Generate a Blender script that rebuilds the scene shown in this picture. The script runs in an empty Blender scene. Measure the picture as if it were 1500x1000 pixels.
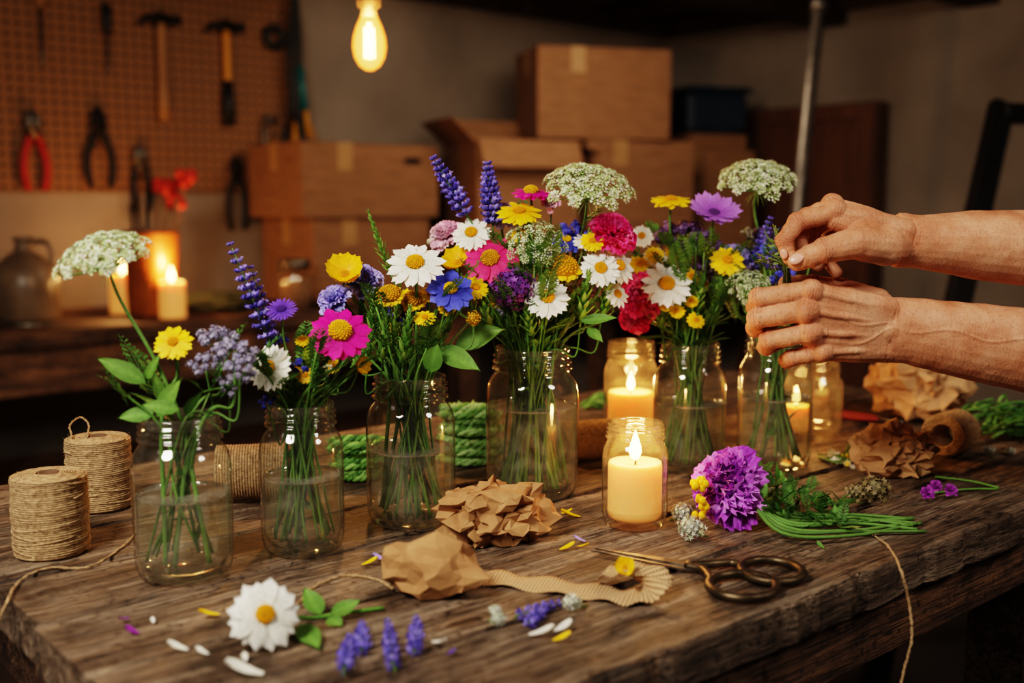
import bpy, bmesh, math, random
import numpy as np
from mathutils import Vector, Matrix
random.seed(7); np.random.seed(7)
R_=random.random
def U(a,b): return a+(b-a)*random.random()
def lin(c):
    return tuple((x/12.92 if x<=.04045 else ((x+.055)/1.055)**2.4) for x in c)
def H(h): return lin(tuple(int(h[i:i+2],16)/255 for i in (0,2,4)))
# ---------------------------------------------------------------- camera constants; image pixels cast to world points at chosen depths and planes
F=1583.; TH=.75; CAMZ=1.11; PITCH=math.atan(200/F); sP,cP=math.sin(PITCH),math.cos(PITCH)
CAM=np.array([0,0,CAMZ])
YAW=math.atan2(.653,.757)
e1=np.array([math.cos(YAW),math.sin(YAW),0]); e2=np.array([-math.sin(YAW),math.cos(YAW),0]); ez=np.array([0,0,1.])
def ray(u,v):
    b=(v-500)/F
    return np.array([(u-750)/F, cP-b*sP, -sP-b*cP])
def site(u,v,Y):
    r=ray(u,v); return CAM+r*(Y/r[1])
def tab(u,v,z=0.):
    r=ray(u,v); return CAM+r*((TH+z-CAMZ)/r[2])
def wallp(u,v,w):
    r=ray(u,v); return CAM+r*(w/float(r@e2))
def sw(s,w,z=0): return e1*s+e2*w+ez*z
# ---------------------------------------------------------------- materials
def newmat(name):
    m=bpy.data.materials.new(name); m.use_nodes=True
    nt=m.node_tree; return m,nt,nt.nodes['Principled BSDF'],nt.nodes['Material Output']
def N(nt,t): return nt.nodes.new(t)
def ramp(nt,stops):
    r=nt.nodes.new('ShaderNodeValToRGB'); el=r.color_ramp.elements
    el[0].position=stops[0][0]; el[0].color=(*stops[0][1],1)
    el[1].position=stops[-1][0]; el[1].color=(*stops[-1][1],1)
    for p,c in stops[1:-1]:
        e=el.new(p); e.color=(*c,1)
    return r
def noisemat(name,c1,c2,scale=20,rough=.6,bump=.2,stretch=(1,1,1),metal=0,bscale=None,detail=6,sss=0,dist=.002,distort=0,p=(.3,.7)):
    m,nt,b,o=newmat(name); L=nt.links
    tc=N(nt,'ShaderNodeTexCoord'); mp=N(nt,'ShaderNodeMapping'); mp.inputs['Scale'].default_value=stretch
    L.new(tc.outputs['Object'],mp.inputs[0])
    n=N(nt,'ShaderNodeTexNoise'); n.inputs['Scale'].default_value=scale; n.inputs['Detail'].default_value=detail; n.inputs['Distortion'].default_value=distort
    L.new(mp.outputs[0],n.inputs['Vector'])
    r=ramp(nt,[(p[0],c1),(p[1],c2)]); L.new(n.outputs['Fac'],r.inputs[0]); L.new(r.outputs[0],b.inputs['Base Color'])
    b.inputs['Roughness'].default_value=rough; b.inputs['Metallic'].default_value=metal
    if sss: b.inputs['Subsurface Weight'].default_value=sss; b.inputs['Subsurface Scale'].default_value=.025
    if bump:
        n2=N(nt,'ShaderNodeTexNoise'); n2.inputs['Scale'].default_value=bscale or scale*3; n2.inputs['Detail'].default_value=4
        L.new(mp.outputs[0],n2.inputs['Vector'])
        bp=N(nt,'ShaderNodeBump'); bp.inputs['Strength'].default_value=bump; bp.inputs['Distance'].default_value=dist
        L.new(n2.outputs['Fac'],bp.inputs['Height']); L.new(bp.outputs[0],b.inputs['Normal'])
    return m
def plantmat():
    m,nt,b,o=newmat('plant_tissue'); L=nt.links
    a=N(nt,'ShaderNodeAttribute'); a.attribute_name='Col'
    tc=N(nt,'ShaderNodeTexCoord'); n=N(nt,'ShaderNodeTexNoise'); n.inputs['Scale'].default_value=260; L.new(tc.outputs['Object'],n.inputs['Vector'])
    mr=N(nt,'ShaderNodeMapRange'); mr.inputs[1].default_value=.3; mr.inputs[2].default_value=.7; mr.inputs[3].default_value=.85; mr.inputs[4].default_value=1.12
    L.new(n.outputs['Fac'],mr.inputs[0])
    vm=N(nt,'ShaderNodeVectorMath'); vm.operation='SCALE'; L.new(a.outputs['Color'],vm.inputs[0]); L.new(mr.outputs[0],vm.inputs['Scale'])
    L.new(vm.outputs[0],b.inputs['Base Color']); b.inputs['Roughness'].default_value=.55; b.inputs['Specular IOR Level'].default_value=.3
    tr=N(nt,'ShaderNodeBsdfTranslucent'); L.new(vm.outputs[0],tr.inputs[0])
    mx=N(nt,'ShaderNodeMixShader'); mx.inputs[0].default_value=.25; L.new(b.outputs[0],mx.inputs[1]); L.new(tr.outputs[0],mx.inputs[2]); L.new(mx.outputs[0],o.inputs[0])
    return m
def glassmat(name,tint=(.95,.96,.93),edge=(.22,.23,.19),rough=.06,f0=.085,f1=.85,bump=.12,haze=.03,hazec=(.75,.73,.66),e0=.66):
    """thin glass: tinted transmission, view-angle reflectance, a little dusty haze"""
    m,nt,b,o=newmat(name); L=nt.links; nt.nodes.remove(b)
    tc=N(nt,'ShaderNodeTexCoord'); n=N(nt,'ShaderNodeTexNoise'); n.inputs['Scale'].default_value=40; L.new(tc.outputs['Object'],n.inputs['Vector'])
    bp=N(nt,'ShaderNodeBump'); bp.inputs['Strength'].default_value=bump; bp.inputs['Distance'].default_value=.003; L.new(n.outputs['Fac'],bp.inputs['Height'])
    lw=N(nt,'ShaderNodeLayerWeight'); lw.inputs[0].default_value=.5
    r=ramp(nt,[(.0,tint),(e0,tint),(.93,edge)]); L.new(lw.outputs['Facing'],r.inputs[0])
    t=N(nt,'ShaderNodeBsdfTransparent'); L.new(r.outputs[0],t.inputs[0])
    df=N(nt,'ShaderNodeBsdfDiffuse'); df.inputs[0].default_value=(*hazec,1); tl=N(nt,'ShaderNodeBsdfTranslucent'); tl.inputs[0].default_value=(*hazec,1)
    dm=N(nt,'ShaderNodeMixShader'); L.new(df.outputs[0],dm.inputs[1]); L.new(tl.outputs[0],dm.inputs[2])
    n2=N(nt,'ShaderNodeTexNoise'); n2.inputs['Scale'].default_value=70; n2.inputs['Detail'].default_value=6; L.new(tc.outputs['Object'],n2.inputs['Vector'])
    hm=N(nt,'ShaderNodeMapRange'); hm.inputs[1].default_value=.35; hm.inputs[2].default_value=.75; hm.inputs[3].default_value=haze*.5; hm.inputs[4].default_value=haze*2.2; L.new(n2.outputs['Fac'],hm.inputs[0])
    hz=N(nt,'ShaderNodeMixShader'); L.new(hm.outputs[0],hz.inputs[0]); L.new(t.outputs[0],hz.inputs[1]); L.new(dm.outputs[0],hz.inputs[2])
    g=N(nt,'ShaderNodeBsdfGlossy'); g.inputs['Roughness'].default_value=rough; g.inputs['Color'].default_value=(1,1,1,1); L.new(bp.outputs[0],g.inputs['Normal'])
    pw=N(nt,'ShaderNodeMath'); pw.operation='POWER'; pw.inputs[1].default_value=4; L.new(lw.outputs['Facing'],pw.inputs[0])
    ma=N(nt,'ShaderNodeMath'); ma.operation='MULTIPLY_ADD'; ma.inputs[1].default_value=f1; ma.inputs[2].default_value=f0; L.new(pw.outputs[0],ma.inputs[0])
    mx=N(nt,'ShaderNodeMixShader'); L.new(ma.outputs[0],mx.inputs[0]); L.new(hz.outputs[0],mx.inputs[1]); L.new(g.outputs[0],mx.inputs[2]); L.new(mx.outputs[0],o.inputs[0])
    return m
def emat(name,col,st):
    m,nt,b,o=newmat(name); b.inputs['Base Color'].default_value=(*col,1)
    b.inputs['Emission Color'].default_value=(*col,1); b.inputs['Emission Strength'].default_value=st
    return m
PLANT=plantmat()
GLASS=glassmat('jar_glass')
GLASS2=glassmat('candle_jar_glass',tint=(.95,.92,.85),edge=(.40,.30,.17),haze=.035,hazec=(.85,.7,.5))
WATER=glassmat('jar_water',tint=(.87,.87,.80),edge=(.34,.34,.27),f0=.02,f1=.3,bump=.05,haze=.09,hazec=(.70,.66,.54))
WATERTOP=glassmat('water_surface',tint=(.70,.72,.64),edge=(.5,.5,.42),f0=.12,f1=.8,bump=.03,haze=.22,hazec=(.85,.82,.72))
MENISC=glassmat('water_meniscus',tint=(.40,.41,.35),edge=(.3,.3,.25),f0=.35,f1=.5,bump=0,haze=.28,hazec=(.95,.92,.82))
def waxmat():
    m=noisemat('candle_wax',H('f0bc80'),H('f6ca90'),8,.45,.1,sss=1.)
    b=m.node_tree.nodes['Principled BSDF']; b.inputs['Emission Color'].default_value=(1,.33,.06,1); b.inputs['Emission Strength'].default_value=.34  # even warm emission stands in for flame light glowing through the wax
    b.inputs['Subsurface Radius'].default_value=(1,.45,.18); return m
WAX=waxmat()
FLAMECORE=emat('candle_flame',(1,.56,.17),24)
WICK=noisemat('wick',H('1a120c'),H('2a1a10'),50)
JUTE=noisemat('jute_twine',H('7a5c3e'),H('c8a67c'),230,.95,.9,stretch=(1,1,2),dist=.001)
def weave(name,c1,c2,sc):
    m,nt,b,o=newmat(name); L=nt.links
    tc=N(nt,'ShaderNodeTexCoord')
    w1=N(nt,'ShaderNodeTexWave'); w1.bands_direction='X'; w1.inputs['Scale'].default_value=sc; w1.inputs['Distortion'].default_value=.5
    w2=N(nt,'ShaderNodeTexWave'); w2.bands_direction='Y'; w2.inputs['Scale'].default_value=sc; w2.inputs['Distortion'].default_value=.5
    L.new(tc.outputs['UV'],w1.inputs[0]); L.new(tc.outputs['UV'],w2.inputs[0])
    ma=N(nt,'ShaderNodeMath'); ma.operation='MAXIMUM'; L.new(w1.outputs['Fac'],ma.inputs[0]); L.new(w2.outputs['Fac'],ma.inputs[1])
    r=ramp(nt,[(.3,c2),(.8,c1)]); L.new(ma.outputs[0],r.inputs[0]); L.new(r.outputs[0],b.inputs['Base Color']); b.inputs['Roughness'].default_value=.95
    bp=N(nt,'ShaderNodeBump'); bp.inputs['Strength'].default_value=.9; bp.inputs['Distance'].default_value=.001; L.new(ma.outputs[0],bp.inputs['Height']); L.new(bp.outputs[0],b.inputs['Normal'])
    return m
BURLAP=weave('burlap_weave',H('cda67a'),H('4e3420'),1.3)
KRAFT=noisemat('kraft_paper',H('966942'),H('b08457'),40,.85,.3)
CARD=noisemat('cardboard',H('7e5a3c'),H('926a4a'),12,.9,.1,stretch=(1,1,4))
CARDD=noisemat('cardboard_inside',H('5a3f2a'),H('6a4c34'),12,.9,.1)
TAPE=noisemat('packing_tape',H('a07a50'),H('b08a5e'),20,.35,.1)
DARK=noisemat('hand_hole_shade',H('0c0806'),H('120c08'),20,.9,0)
STEEL=noisemat('worn_steel',H('5a544c'),H('8f877c'),60,.4,.2,metal=.9)
DSTEEL=noisemat('blackened_steel',H('1c1815'),H('3a332d'),50,.45,.2,metal=.7)
BRASS=noisemat('aged_bronze',H('3a2f24'),H('6a5a45'),45,.45,.3,metal=.85)
WOODH=noisemat('handle_wood',H('8d6038'),H('b58652'),30,.5,.2,stretch=(1,1,.15))
REDP=noisemat('red_rubber',H('a01810'),H('b82016'),30,.45,.1)
TEALP=noisemat('teal_rubber',H('0f5a60'),H('157078'),30,.45,.1)
YELP=noisemat('yellow_rubber',H('c08010'),H('d09018'),30,.45,.1)
BLKP=noisemat('black_rubber',H('100e0d'),H('1c1917'),30,.5,.1)
def skinmat():
    m,nt,b,o=newmat('skin'); L=nt.links
    tc=N(nt,'ShaderNodeTexCoord'); n=N(nt,'ShaderNodeTexNoise'); n.inputs['Scale'].default_value=30; n.inputs['Detail'].default_value=6
    L.new(tc.outputs['Object'],n.inputs['Vector'])
    r=ramp(nt,[(.3,H('b5714f')),(.5,H('c98a68')),(.72,H('d79f7e'))]); L.new(n.outputs['Fac'],r.inputs[0])
    at=N(nt,'ShaderNodeAttribute'); at.attribute_name='Col'
    mu=N(nt,'ShaderNodeMixRGB'); mu.blend_type='MULTIPLY'; mu.inputs[0].default_value=1; L.new(r.outputs[0],mu.inputs[1]); L.new(at.outputs['Color'],mu.inputs[2])
    n5=N(nt,'ShaderNodeTexNoise'); n5.inputs['Scale'].default_value=320; n5.inputs['Detail'].default_value=3; L.new(tc.outputs['Object'],n5.inputs['Vector'])
    r5=ramp(nt,[(.32,(.80,.72,.68)),(.45,(1,1,1))]); L.new(n5.outputs['Fac'],r5.inputs[0])
    mu2=N(nt,'ShaderNodeMixRGB'); mu2.blend_type='MULTIPLY'; mu2.inputs[0].default_value=1; L.new(mu.outputs[0],mu2.inputs[1]); L.new(r5.outputs[0],mu2.inputs[2]); L.new(mu2.outputs[0],b.inputs['Base Color'])
    b.inputs['Roughness'].default_value=.45; b.inputs['Subsurface Weight'].default_value=.2; b.inputs['Subsurface Scale'].default_value=.003
    b.inputs['Subsurface Radius'].default_value=(1,.35,.2); b.inputs['Specular IOR Level'].default_value=.45
    v=N(nt,'ShaderNodeTexVoronoi'); v.feature='DISTANCE_TO_EDGE'; v.inputs['Scale'].default_value=480; L.new(tc.outputs['Object'],v.inputs['Vector'])
    vr=N(nt,'ShaderNodeMapRange'); vr.inputs[2].default_value=.14; L.new(v.outputs['Distance'],vr.inputs[0])
    mpw=N(nt,'ShaderNodeMapping'); mpw.inputs['Scale'].default_value=(3.4,1,.8); L.new(tc.outputs['Object'],mpw.inputs[0])
    n2=N(nt,'ShaderNodeTexNoise'); n2.inputs['Scale'].default_value=85; n2.inputs['Detail'].default_value=6; n2.inputs['Distortion'].default_value=.7; L.new(mpw.outputs[0],n2.inputs['Vector'])
    ad=N(nt,'ShaderNodeMath'); ad.operation='MULTIPLY_ADD'; ad.inputs[1].default_value=.22; L.new(vr.outputs[0],ad.inputs[0]); L.new(n2.outputs['Fac'],ad.inputs[2])
    bp=N(nt,'ShaderNodeBump'); bp.inputs['Strength'].default_value=.6; bp.inputs['Distance'].default_value=.002; L.new(ad.outputs[0],bp.inputs['Height']); L.new(bp.outputs[0],b.inputs['Normal'])
    return m
SKIN=skinmat()
NAIL=noisemat('fingernail',H('cf9682'),H('dca898'),30,.3,.05)
# ---------------------------------------------------------------- mesh builder
class MB:
    def __init__(s): s.V=[];s.Fc=[];s.C=[];s.M=[];s.n=0
    def add(s,V,Fc,C=(.5,.5,.5),m=0):
        V=np.asarray(V,float); C=np.asarray(C,float)
        if C.ndim==1: C=np.tile(C,(len(V),1))
        n=s.n; s.V.append(V); s.C.append(C); s.Fc.extend([tuple(i+n for i in f) for f in Fc]); s.M.extend([m]*len(Fc)); s.n+=len(V)
    def put(s,o,Rm=None,T=None,sc=1.):
        if not o.V: return
        V=np.vstack(o.V)*sc
        if Rm is not None: V=V@Rm.T
        if T is not None: V=V+T
        n=s.n; s.V.append(V); s.C.append(np.vstack(o.C)); s.Fc.extend([tuple(i+n for i in f) for f in o.Fc]); s.M.extend(o.M); s.n+=len(V)
    def build(s,name,mats,smooth=True,loc=None,rotz=0,parent=None):
        me=bpy.data.meshes.new(name); V=np.vstack(s.V)
        loc=np.zeros(3) if loc is None else np.asarray(loc,float)
        me.from_pydata([tuple(v) for v in V],[],s.Fc)
        C=np.vstack(s.C); C4=np.hstack([C,np.ones((len(C),1))]).astype(np.float32)
        at=me.color_attributes.new('Col','FLOAT_COLOR','POINT'); at.data.foreach_set('color',C4.ravel())
        for m in mats: me.materials.append(m)
        me.polygons.foreach_set('material_index',s.M)
        me.polygons.foreach_set('use_smooth',[smooth]*len(s.Fc))
        me.update()
        ob=bpy.data.objects.new(name,me); bpy.context.scene.collection.objects.link(ob)
        ob.location=loc; ob.rotation_euler=(0,0,rotz)
        if parent: ob.parent=parent
        return ob
def empty(name,loc=(0,0,0),rotz=0,parent=None):
    e=bpy.data.objects.new(name,None); bpy.context.scene.collection.objects.link(e); e.location=loc; e.rotation_euler=(0,0,rotz); e.empty_display_size=.05
    if parent: e.parent=parent
    return e
def nrm(v): v=np.asarray(v,float); return v/ (np.linalg.norm(v)+1e-12)
def frame(n,roll=0):
    n=nrm(n); a=np.array([1.,0,0]) if abs(n[0])<.8 else np.array([0,1.,0])
    x=nrm(np.cross(a,n)); y=np.cross(n,x)
    c,s_=math.cos(roll),math.sin(roll); X=x*c+y*s_; Y=-x*s_+y*c
    return np.stack([X,Y,n],1)
def spline(P,k=6):
    P=[np.asarray(p,float) for p in P]
    if len(P)<3: return [P[0]+(P[-1]-P[0])*i/k for i in range(k+1)]
    Q=[2*P[0]-P[1]]+P+[2*P[-1]-P[-2]]; out=[]
    for i in range(1,len(Q)-2):
        a,b,c,d=Q[i-1],Q[i],Q[i+1],Q[i+2]
        for j in range(k):
            t=j/k; out.append(.5*((2*b)+(c-a)*t+(2*a-5*b+4*c-d)*t*t+(3*b-a-3*c+d)*t**3))
    out.append(P[-1]); return out
def tube(mb,P,r0,r1=None,sides=6,col=(.5,.5,.5),m=0,closed=False,cap=True,col2=None):
    P=[np.asarray(p,float) for p in P]; n=len(P); r1=r0 if r1 is None else r1
    rad=[r0+(r1-r0)*i/(n-1) for i in range(n)] if not isinstance(r0,(list,tuple)) else list(r0)
    V=[];X=None
    for i in range(n):
        if closed: T=nrm(P[(i+1)%n]-P[i-1])
        else: T=nrm(P[min(i+1,n-1)]-P[max(i-1,0)])
        if X is None: X=frame(T)[:,0]
        X=nrm(X-T*(X@T)); Y=np.cross(T,X)
        for j in range(sides):
            a=2*math.pi*j/sides; V.append(P[i]+(X*math.cos(a)+Y*math.sin(a))*rad[i])
    Fc=[]
    for i in range(n if closed else n-1):
        for j in range(sides):
            a=i*sides+j;b_=i*sides+(j+1)%sides;i2=(i+1)%n
            Fc.append((a,b_,i2*sides+(j+1)%sides,i2*sides+j))
    if cap and not closed:
        Fc.append(tuple(reversed(range(sides)))); Fc.append(tuple((n-1)*sides+j for j in range(sides)))
    if col2 is not None:
        C=np.array([np.array(col)*(1-i/(n-1))+np.array(col2)*(i/(n-1)) for i in range(n) for j in range(sides)])
    else: C=col
    mb.add(V,Fc,C,m)
def lathe(mb,prof,segs=32,col=(.5,.5,.5),m=0,T=(0,0,0)):
    V=[];Fc=[];n=len(prof)
    for r,z in prof:
        for j in range(segs):
            a=2*math.pi*j/segs; V.append((r*math.cos(a)+T[0],r*math.sin(a)+T[1],z+T[2]))
    for i in range(n-1):
        for j in range(segs): Fc.append((i*segs+j,i*segs+(j+1)%segs,(i+1)*segs+(j+1)%segs,(i+1)*segs+j))
    mb.add(V,Fc,col,m)
def ell(mb,c,r,col=(.5,.5,.5),m=0,Rm=None,nu=8,nv=5):
    r=np.array([r]*3 if np.isscalar(r) else r,float); V=[(0,0,-1)];Fc=[]
    for i in range(1,nv):
        t=math.pi*i/nv
        for j in range(nu): a=2*math.pi*j/nu; V.append((math.sin(t)*math.cos(a),math.sin(t)*math.sin(a),-math.cos(t)))
    V.append((0,0,1)); V=np.array(V)*r
    if Rm is not None: V=V@Rm.T
    V=V+np.asarray(c)
    for j in range(nu): Fc.append((0,1+(j+1)%nu,1+j))
    for i in range(nv-2):
        for j in range(nu): a=1+i*nu; Fc.append((a+j,a+(j+1)%nu,a+nu+(j+1)%nu,a+nu+j))
    a=1+(nv-2)*nu
    for j in range(nu): Fc.append((a+j,a+(j+1)%nu,len(V)-1))
    mb.add(V,Fc,col,m)
def box(mb,c,d,col=(.5,.5,.5),m=0,Rm=None,bev=0.0):
    x,y,z=[q/2 for q in d]; b_=min(bev,x*.9,y*.9,z*.9)
    if b_<=0:
        V=[(i*x,j*y,k*z) for i in(-1,1) for j in(-1,1) for k in(-1,1)]
        Fc=[(0,1,3,2),(4,6,7,5),(0,4,5,1),(2,3,7,6),(0,2,6,4),(1,5,7,3)]
    else:
        V=[];Fc=[]
        for k,(zz,o) in enumerate([(-z,b_),(-z+b_,0),(z-b_,0),(z,b_)]):
            X,Y=x-o,y-o; q=b_
            V+=[(-X+q,-Y,zz),(X-q,-Y,zz),(X,-Y+q,zz),(X,Y-q,zz),(X-q,Y,zz),(-X+q,Y,zz),(-X,Y-q,zz),(-X,-Y+q,zz)]
        for k in range(3):
            for j in range(8): Fc.append((k*8+j,k*8+(j+1)%8,(k+1)*8+(j+1)%8,(k+1)*8+j))
        Fc.append(tuple(reversed(range(8)))); Fc.append(tuple(range(24,32)))
    V=np.array(V,float)
    if Rm is not None: V=V@Rm.T
    mb.add(V+np.asarray(c),Fc,col,m)
def rotz(a): c,s_=math.cos(a),math.sin(a); return np.array([[c,-s_,0],[s_,c,0],[0,0,1.]])
def rotx(a): c,s_=math.cos(a),math.sin(a); return np.array([[1,0,0],[0,c,-s_],[0,s_,c]])
def roty(a): c,s_=math.cos(a),math.sin(a); return np.array([[c,0,s_],[0,1,0],[-s_,0,c]])
# ================================================================= room shell
WALL=noisemat('painted_plaster',H('807468'),H('998b7d'),3,.9,.3,bscale=40,dist=.004)
S0,S1,W0,W1,HC=-2.2,4.45,-2.0,3.9,2.2
def room_obj(name,c,d,mats): 
    mb=MB(); box(mb,c,d); return mb.build(name,mats,smooth=False,rotz=YAW)
room_obj('wall_back',((S0+S1)/2,W1+.05,HC/2),(S1-S0,.1,HC),[WALL])
room_obj('wall_right',(S1+.05,(W0+W1)/2,HC/2),(.1,W1-W0+.2,HC),[WALL])
room_obj('wall_left',(S0-.05,(W0+W1)/2,HC/2),(.1,W1-W0+.2,HC),[WALL])
room_obj('wall_front',((S0+S1)/2,W0-.05,HC/2),(S1-S0,.1,HC),[WALL])
room_obj('floor',((S0+S1)/2,(W0+W1)/2,-.05),(S1-S0+.2,W1-W0+.2,.1),[noisemat('concrete_floor',H('2c2420'),H('463a32'),4,.8,.3)])
DW=noisemat('joist_wood',H('2a1a10'),H('4c3220'),6,.8,.4)
room_obj('ceiling',((S0+S1)/2,(W0+W1)/2,HC+.05),(S1-S0+.2,W1-W0+.2,.1),[DW])
mb=MB()
s=-1.9
while s<S1-.1:
    box(mb,(s,(W0+W1)/2,HC-.1),(.045,W1-W0,.2)); s+=.42
box(mb,((S0+S1)/2,W1-.03,HC-.11),(S1-S0,.06,.22)); box(mb,(S1-.03,(W0+W1)/2,HC-.11),(.06,W1-W0-.2,.22))
box(mb,((S0+S1)/2,2.9,HC-.24),(S1-S0,.14,.08)); box(mb,((S0+S1)/2,2.2,HC-.24),(S1-S0,.14,.08))
mb.build('ceiling_joists',[DW],smooth=False,rotz=YAW)
def pegmat():
    m,nt,b,o=newmat('pegboard'); L=nt.links
    tc=N(nt,'ShaderNodeTexCoord'); sx=N(nt,'ShaderNodeSeparateXYZ'); L.new(tc.outputs['Object'],sx.inputs[0])
    outs=[]
    for ax in ('X','Z'):
        a=N(nt,'ShaderNodeMath'); a.operation='MULTIPLY'; a.inputs[1].default_value=1/.036; L.new(sx.outputs[ax],a.inputs[0])
        f=N(nt,'ShaderNodeMath'); f.operation='FRACT'; L.new(a.outputs[0],f.inputs[0])
        d=N(nt,'ShaderNodeMath'); d.operation='SUBTRACT'; d.inputs[1].default_value=.5; L.new(f.outputs[0],d.inputs[0])
        p=N(nt,'ShaderNodeMath'); p.operation='MULTIPLY'; L.new(d.outputs[0],p.inputs[0]); L.new(d.outputs[0],p.inputs[1]); outs.append(p)
    ad=N(nt,'ShaderNodeMath'); ad.operation='ADD'; L.new(outs[0].outputs[0],ad.inputs[0]); L.new(outs[1].outputs[0],ad.inputs[1])
    r=ramp(nt,[(.035,H('120903')),(.055,H('845c38'))]); L.new(ad.outputs[0],r.inputs[0]); L.new(r.outputs[0],b.inputs['Base Color']); b.inputs['Roughness'].default_value=.7
    return m
pr=wallp(435,283,W1); pegR=float(pr@e1); pegB=float(pr[2])
mb=MB(); box(mb,((S0+.3+pegR)/2,W1-.012,(pegB+1.97)/2),(pegR-S0-.3,.02,1.97-pegB)); mb.build('pegboard',[pegmat()],smooth=False,rotz=YAW)
# ---------------------------------------------------------------- wood
def woodmat(name,cs,rough=.5,sc=1.):
    m,nt,b,o=newmat(name); L=nt.links
    tc=N(nt,'ShaderNodeTexCoord'); at=N(nt,'ShaderNodeAttribute'); at.attribute_name='Col'
    of=N(nt,'ShaderNodeVectorMath'); of.operation='MULTIPLY_ADD'; of.inputs[1].default_value=(7,3,5); L.new(at.outputs['Color'],of.inputs[0]); L.new(tc.outputs['Object'],of.inputs[2])
    def noise(scale3,s,det=4,rg=.5,ds=0,src=of):
        mp=N(nt,'ShaderNodeMapping'); mp.inputs['Scale'].default_value=scale3; L.new(src.outputs[0] if src is of else src.outputs['Object'],mp.inputs[0])
        n=N(nt,'ShaderNodeTexNoise'); n.inputs['Scale'].default_value=s; n.inputs['Detail'].default_value=det; n.inputs['Roughness'].default_value=rg; n.inputs['Distortion'].default_value=ds; L.new(mp.outputs[0],n.inputs['Vector']); return n
    def mul(a,b_,fac=None):
        mu=N(nt,'ShaderNodeMixRGB'); mu.blend_type='MULTIPLY'; mu.inputs[0].default_value=1
        if fac is not None: L.new(fac.outputs[0],mu.inputs[0])
        L.new(a.outputs[0],mu.inputs[1]); L.new(b_.outputs[0],mu.inputs[2]); return mu
    n1=noise((1.6*sc,20*sc,20*sc),2.4,9,.72,.35)
    r=ramp(nt,[(.32,cs[0]),(.45,cs[1]),(.56,cs[2]),(.70,cs[3])]); L.new(n1.outputs['Fac'],r.inputs[0])
    n2=noise((9*sc,170*sc,170*sc),1.6,5,.6)
    r2=ramp(nt,[(.36,(.28,.26,.24)),(.52,(1,1,1)),(.76,(1.35,1.32,1.27))]); L.new(n2.outputs['Fac'],r2.inputs[0])
    mu=mul(r,r2)
    n4=noise((1,1.7,1),9*sc,9,.75,0,tc); r4=ramp(nt,[(.38,(.28,.24,.21)),(.50,(.95,.95,.95)),(.68,(1.4,1.38,1.35))]); L.new(n4.outputs['Fac'],r4.inputs[0]); mu=mul(mu,r4)
    n6=noise((1,1,1),95*sc,3,.6,0,tc); r6=ramp(nt,[(.34,(.35,.32,.30)),(.43,(1,1,1)),(.64,(1,1,1)),(.76,(1.5,1.46,1.4))]); L.new(n6.outputs['Fac'],r6.inputs[0]); mu=mul(mu,r6)
    n3=noise((1.4*sc,24*sc,24*sc),1.8,3,.5,.4); r3=ramp(nt,[(.484,(1,1,1)),(.5,(.05,.04,.03)),(.516,(1,1,1))]); L.new(n3.outputs['Fac'],r3.inputs[0])
    n5=noise((1,1,1),4,2); r5=ramp(nt,[(.46,(0,0,0)),(.51,(1,1,1))]); L.new(n5.outputs['Fac'],r5.inputs[0]); mc=mul(mu,r3,r5)
    mpk=N(nt,'ShaderNodeMapping'); mpk.inputs['Scale'].default_value=(3.2,7.5,7.5); L.new(of.outputs[0],mpk.inputs[0])
    vk=N(nt,'ShaderNodeTexVoronoi'); vk.inputs['Scale'].default_value=1; L.new(mpk.outputs[0],vk.inputs['Vector'])
    rk=ramp(nt,[(.03,(.12,.09,.07)),(.07,(.35,.28,.22)),(.085,(.75,.7,.65)),(.10,(.5,.45,.4)),(.13,(1,1,1))]); L.new(vk.outputs['Distance'],rk.inputs[0]); mc=mul(mc,rk)
    mps=N(nt,'ShaderNodeMapping'); mps.inputs['Rotation'].default_value=(0,0,.7); mps.inputs['Scale'].default_value=(8,190,1); L.new(tc.outputs['Object'],mps.inputs[0])
    ns=N(nt,'ShaderNodeTexNoise'); ns.inputs['Scale'].default_value=1; ns.inputs['Detail'].default_value=1; L.new(mps.outputs[0],ns.inputs['Vector'])
    rs_=ramp(nt,[(.70,(1,1,1)),(.75,(1.6,1.5,1.4))]); L.new(ns.outputs['Fac'],rs_.inputs[0]); mc=mul(mc,rs_)
    sx=N(nt,'ShaderNodeSeparateXYZ'); L.new(at.outputs['Color'],sx.inputs[0])
    mr=N(nt,'ShaderNodeMapRange'); mr.inputs[3].default_value=.70; mr.inputs[4].default_value=1.25; L.new(sx.outputs[0],mr.inputs[0])
    vs=N(nt,'ShaderNodeVectorMath'); vs.operation='SCALE'; L.new(mc.outputs[0],vs.inputs[0]); L.new(mr.outputs[0],vs.inputs['Scale'])
    L.new(vs.outputs[0],b.inputs['Base Color']); b.inputs['Specular IOR Level'].default_value=.45
    rr=N(nt,'ShaderNodeMapRange'); rr.inputs[3].default_value=rough+.2; rr.inputs[4].default_value=rough-.15; L.new(n4.outputs['Fac'],rr.inputs[0]); L.new(rr.outputs[0],b.inputs['Roughness'])
    bh=mul(r2,mc)
    bp=N(nt,'ShaderNodeBump'); bp.inputs['Strength'].default_value=1; bp.inputs['Distance'].default_value=.009; L.new(bh.outputs[0],bp.inputs['Height']); L.new(bp.outputs[0],b.inputs['Normal'])
    return m
TW=woodmat('weathered_table_wood',[H('32241b'),H('65503f'),H('907a66'),H('b49f8a')],.52)
BW=woodmat('bench_wood',[H('2a1a10'),H('5a3f2c'),H('7d5a40'),H('947050')],.6)
ts0,ts1,tw0,tw1=.275,1.918,.551,1.470
mb=MB(); npk=7; pw=(tw1-tw0)/npk
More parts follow.
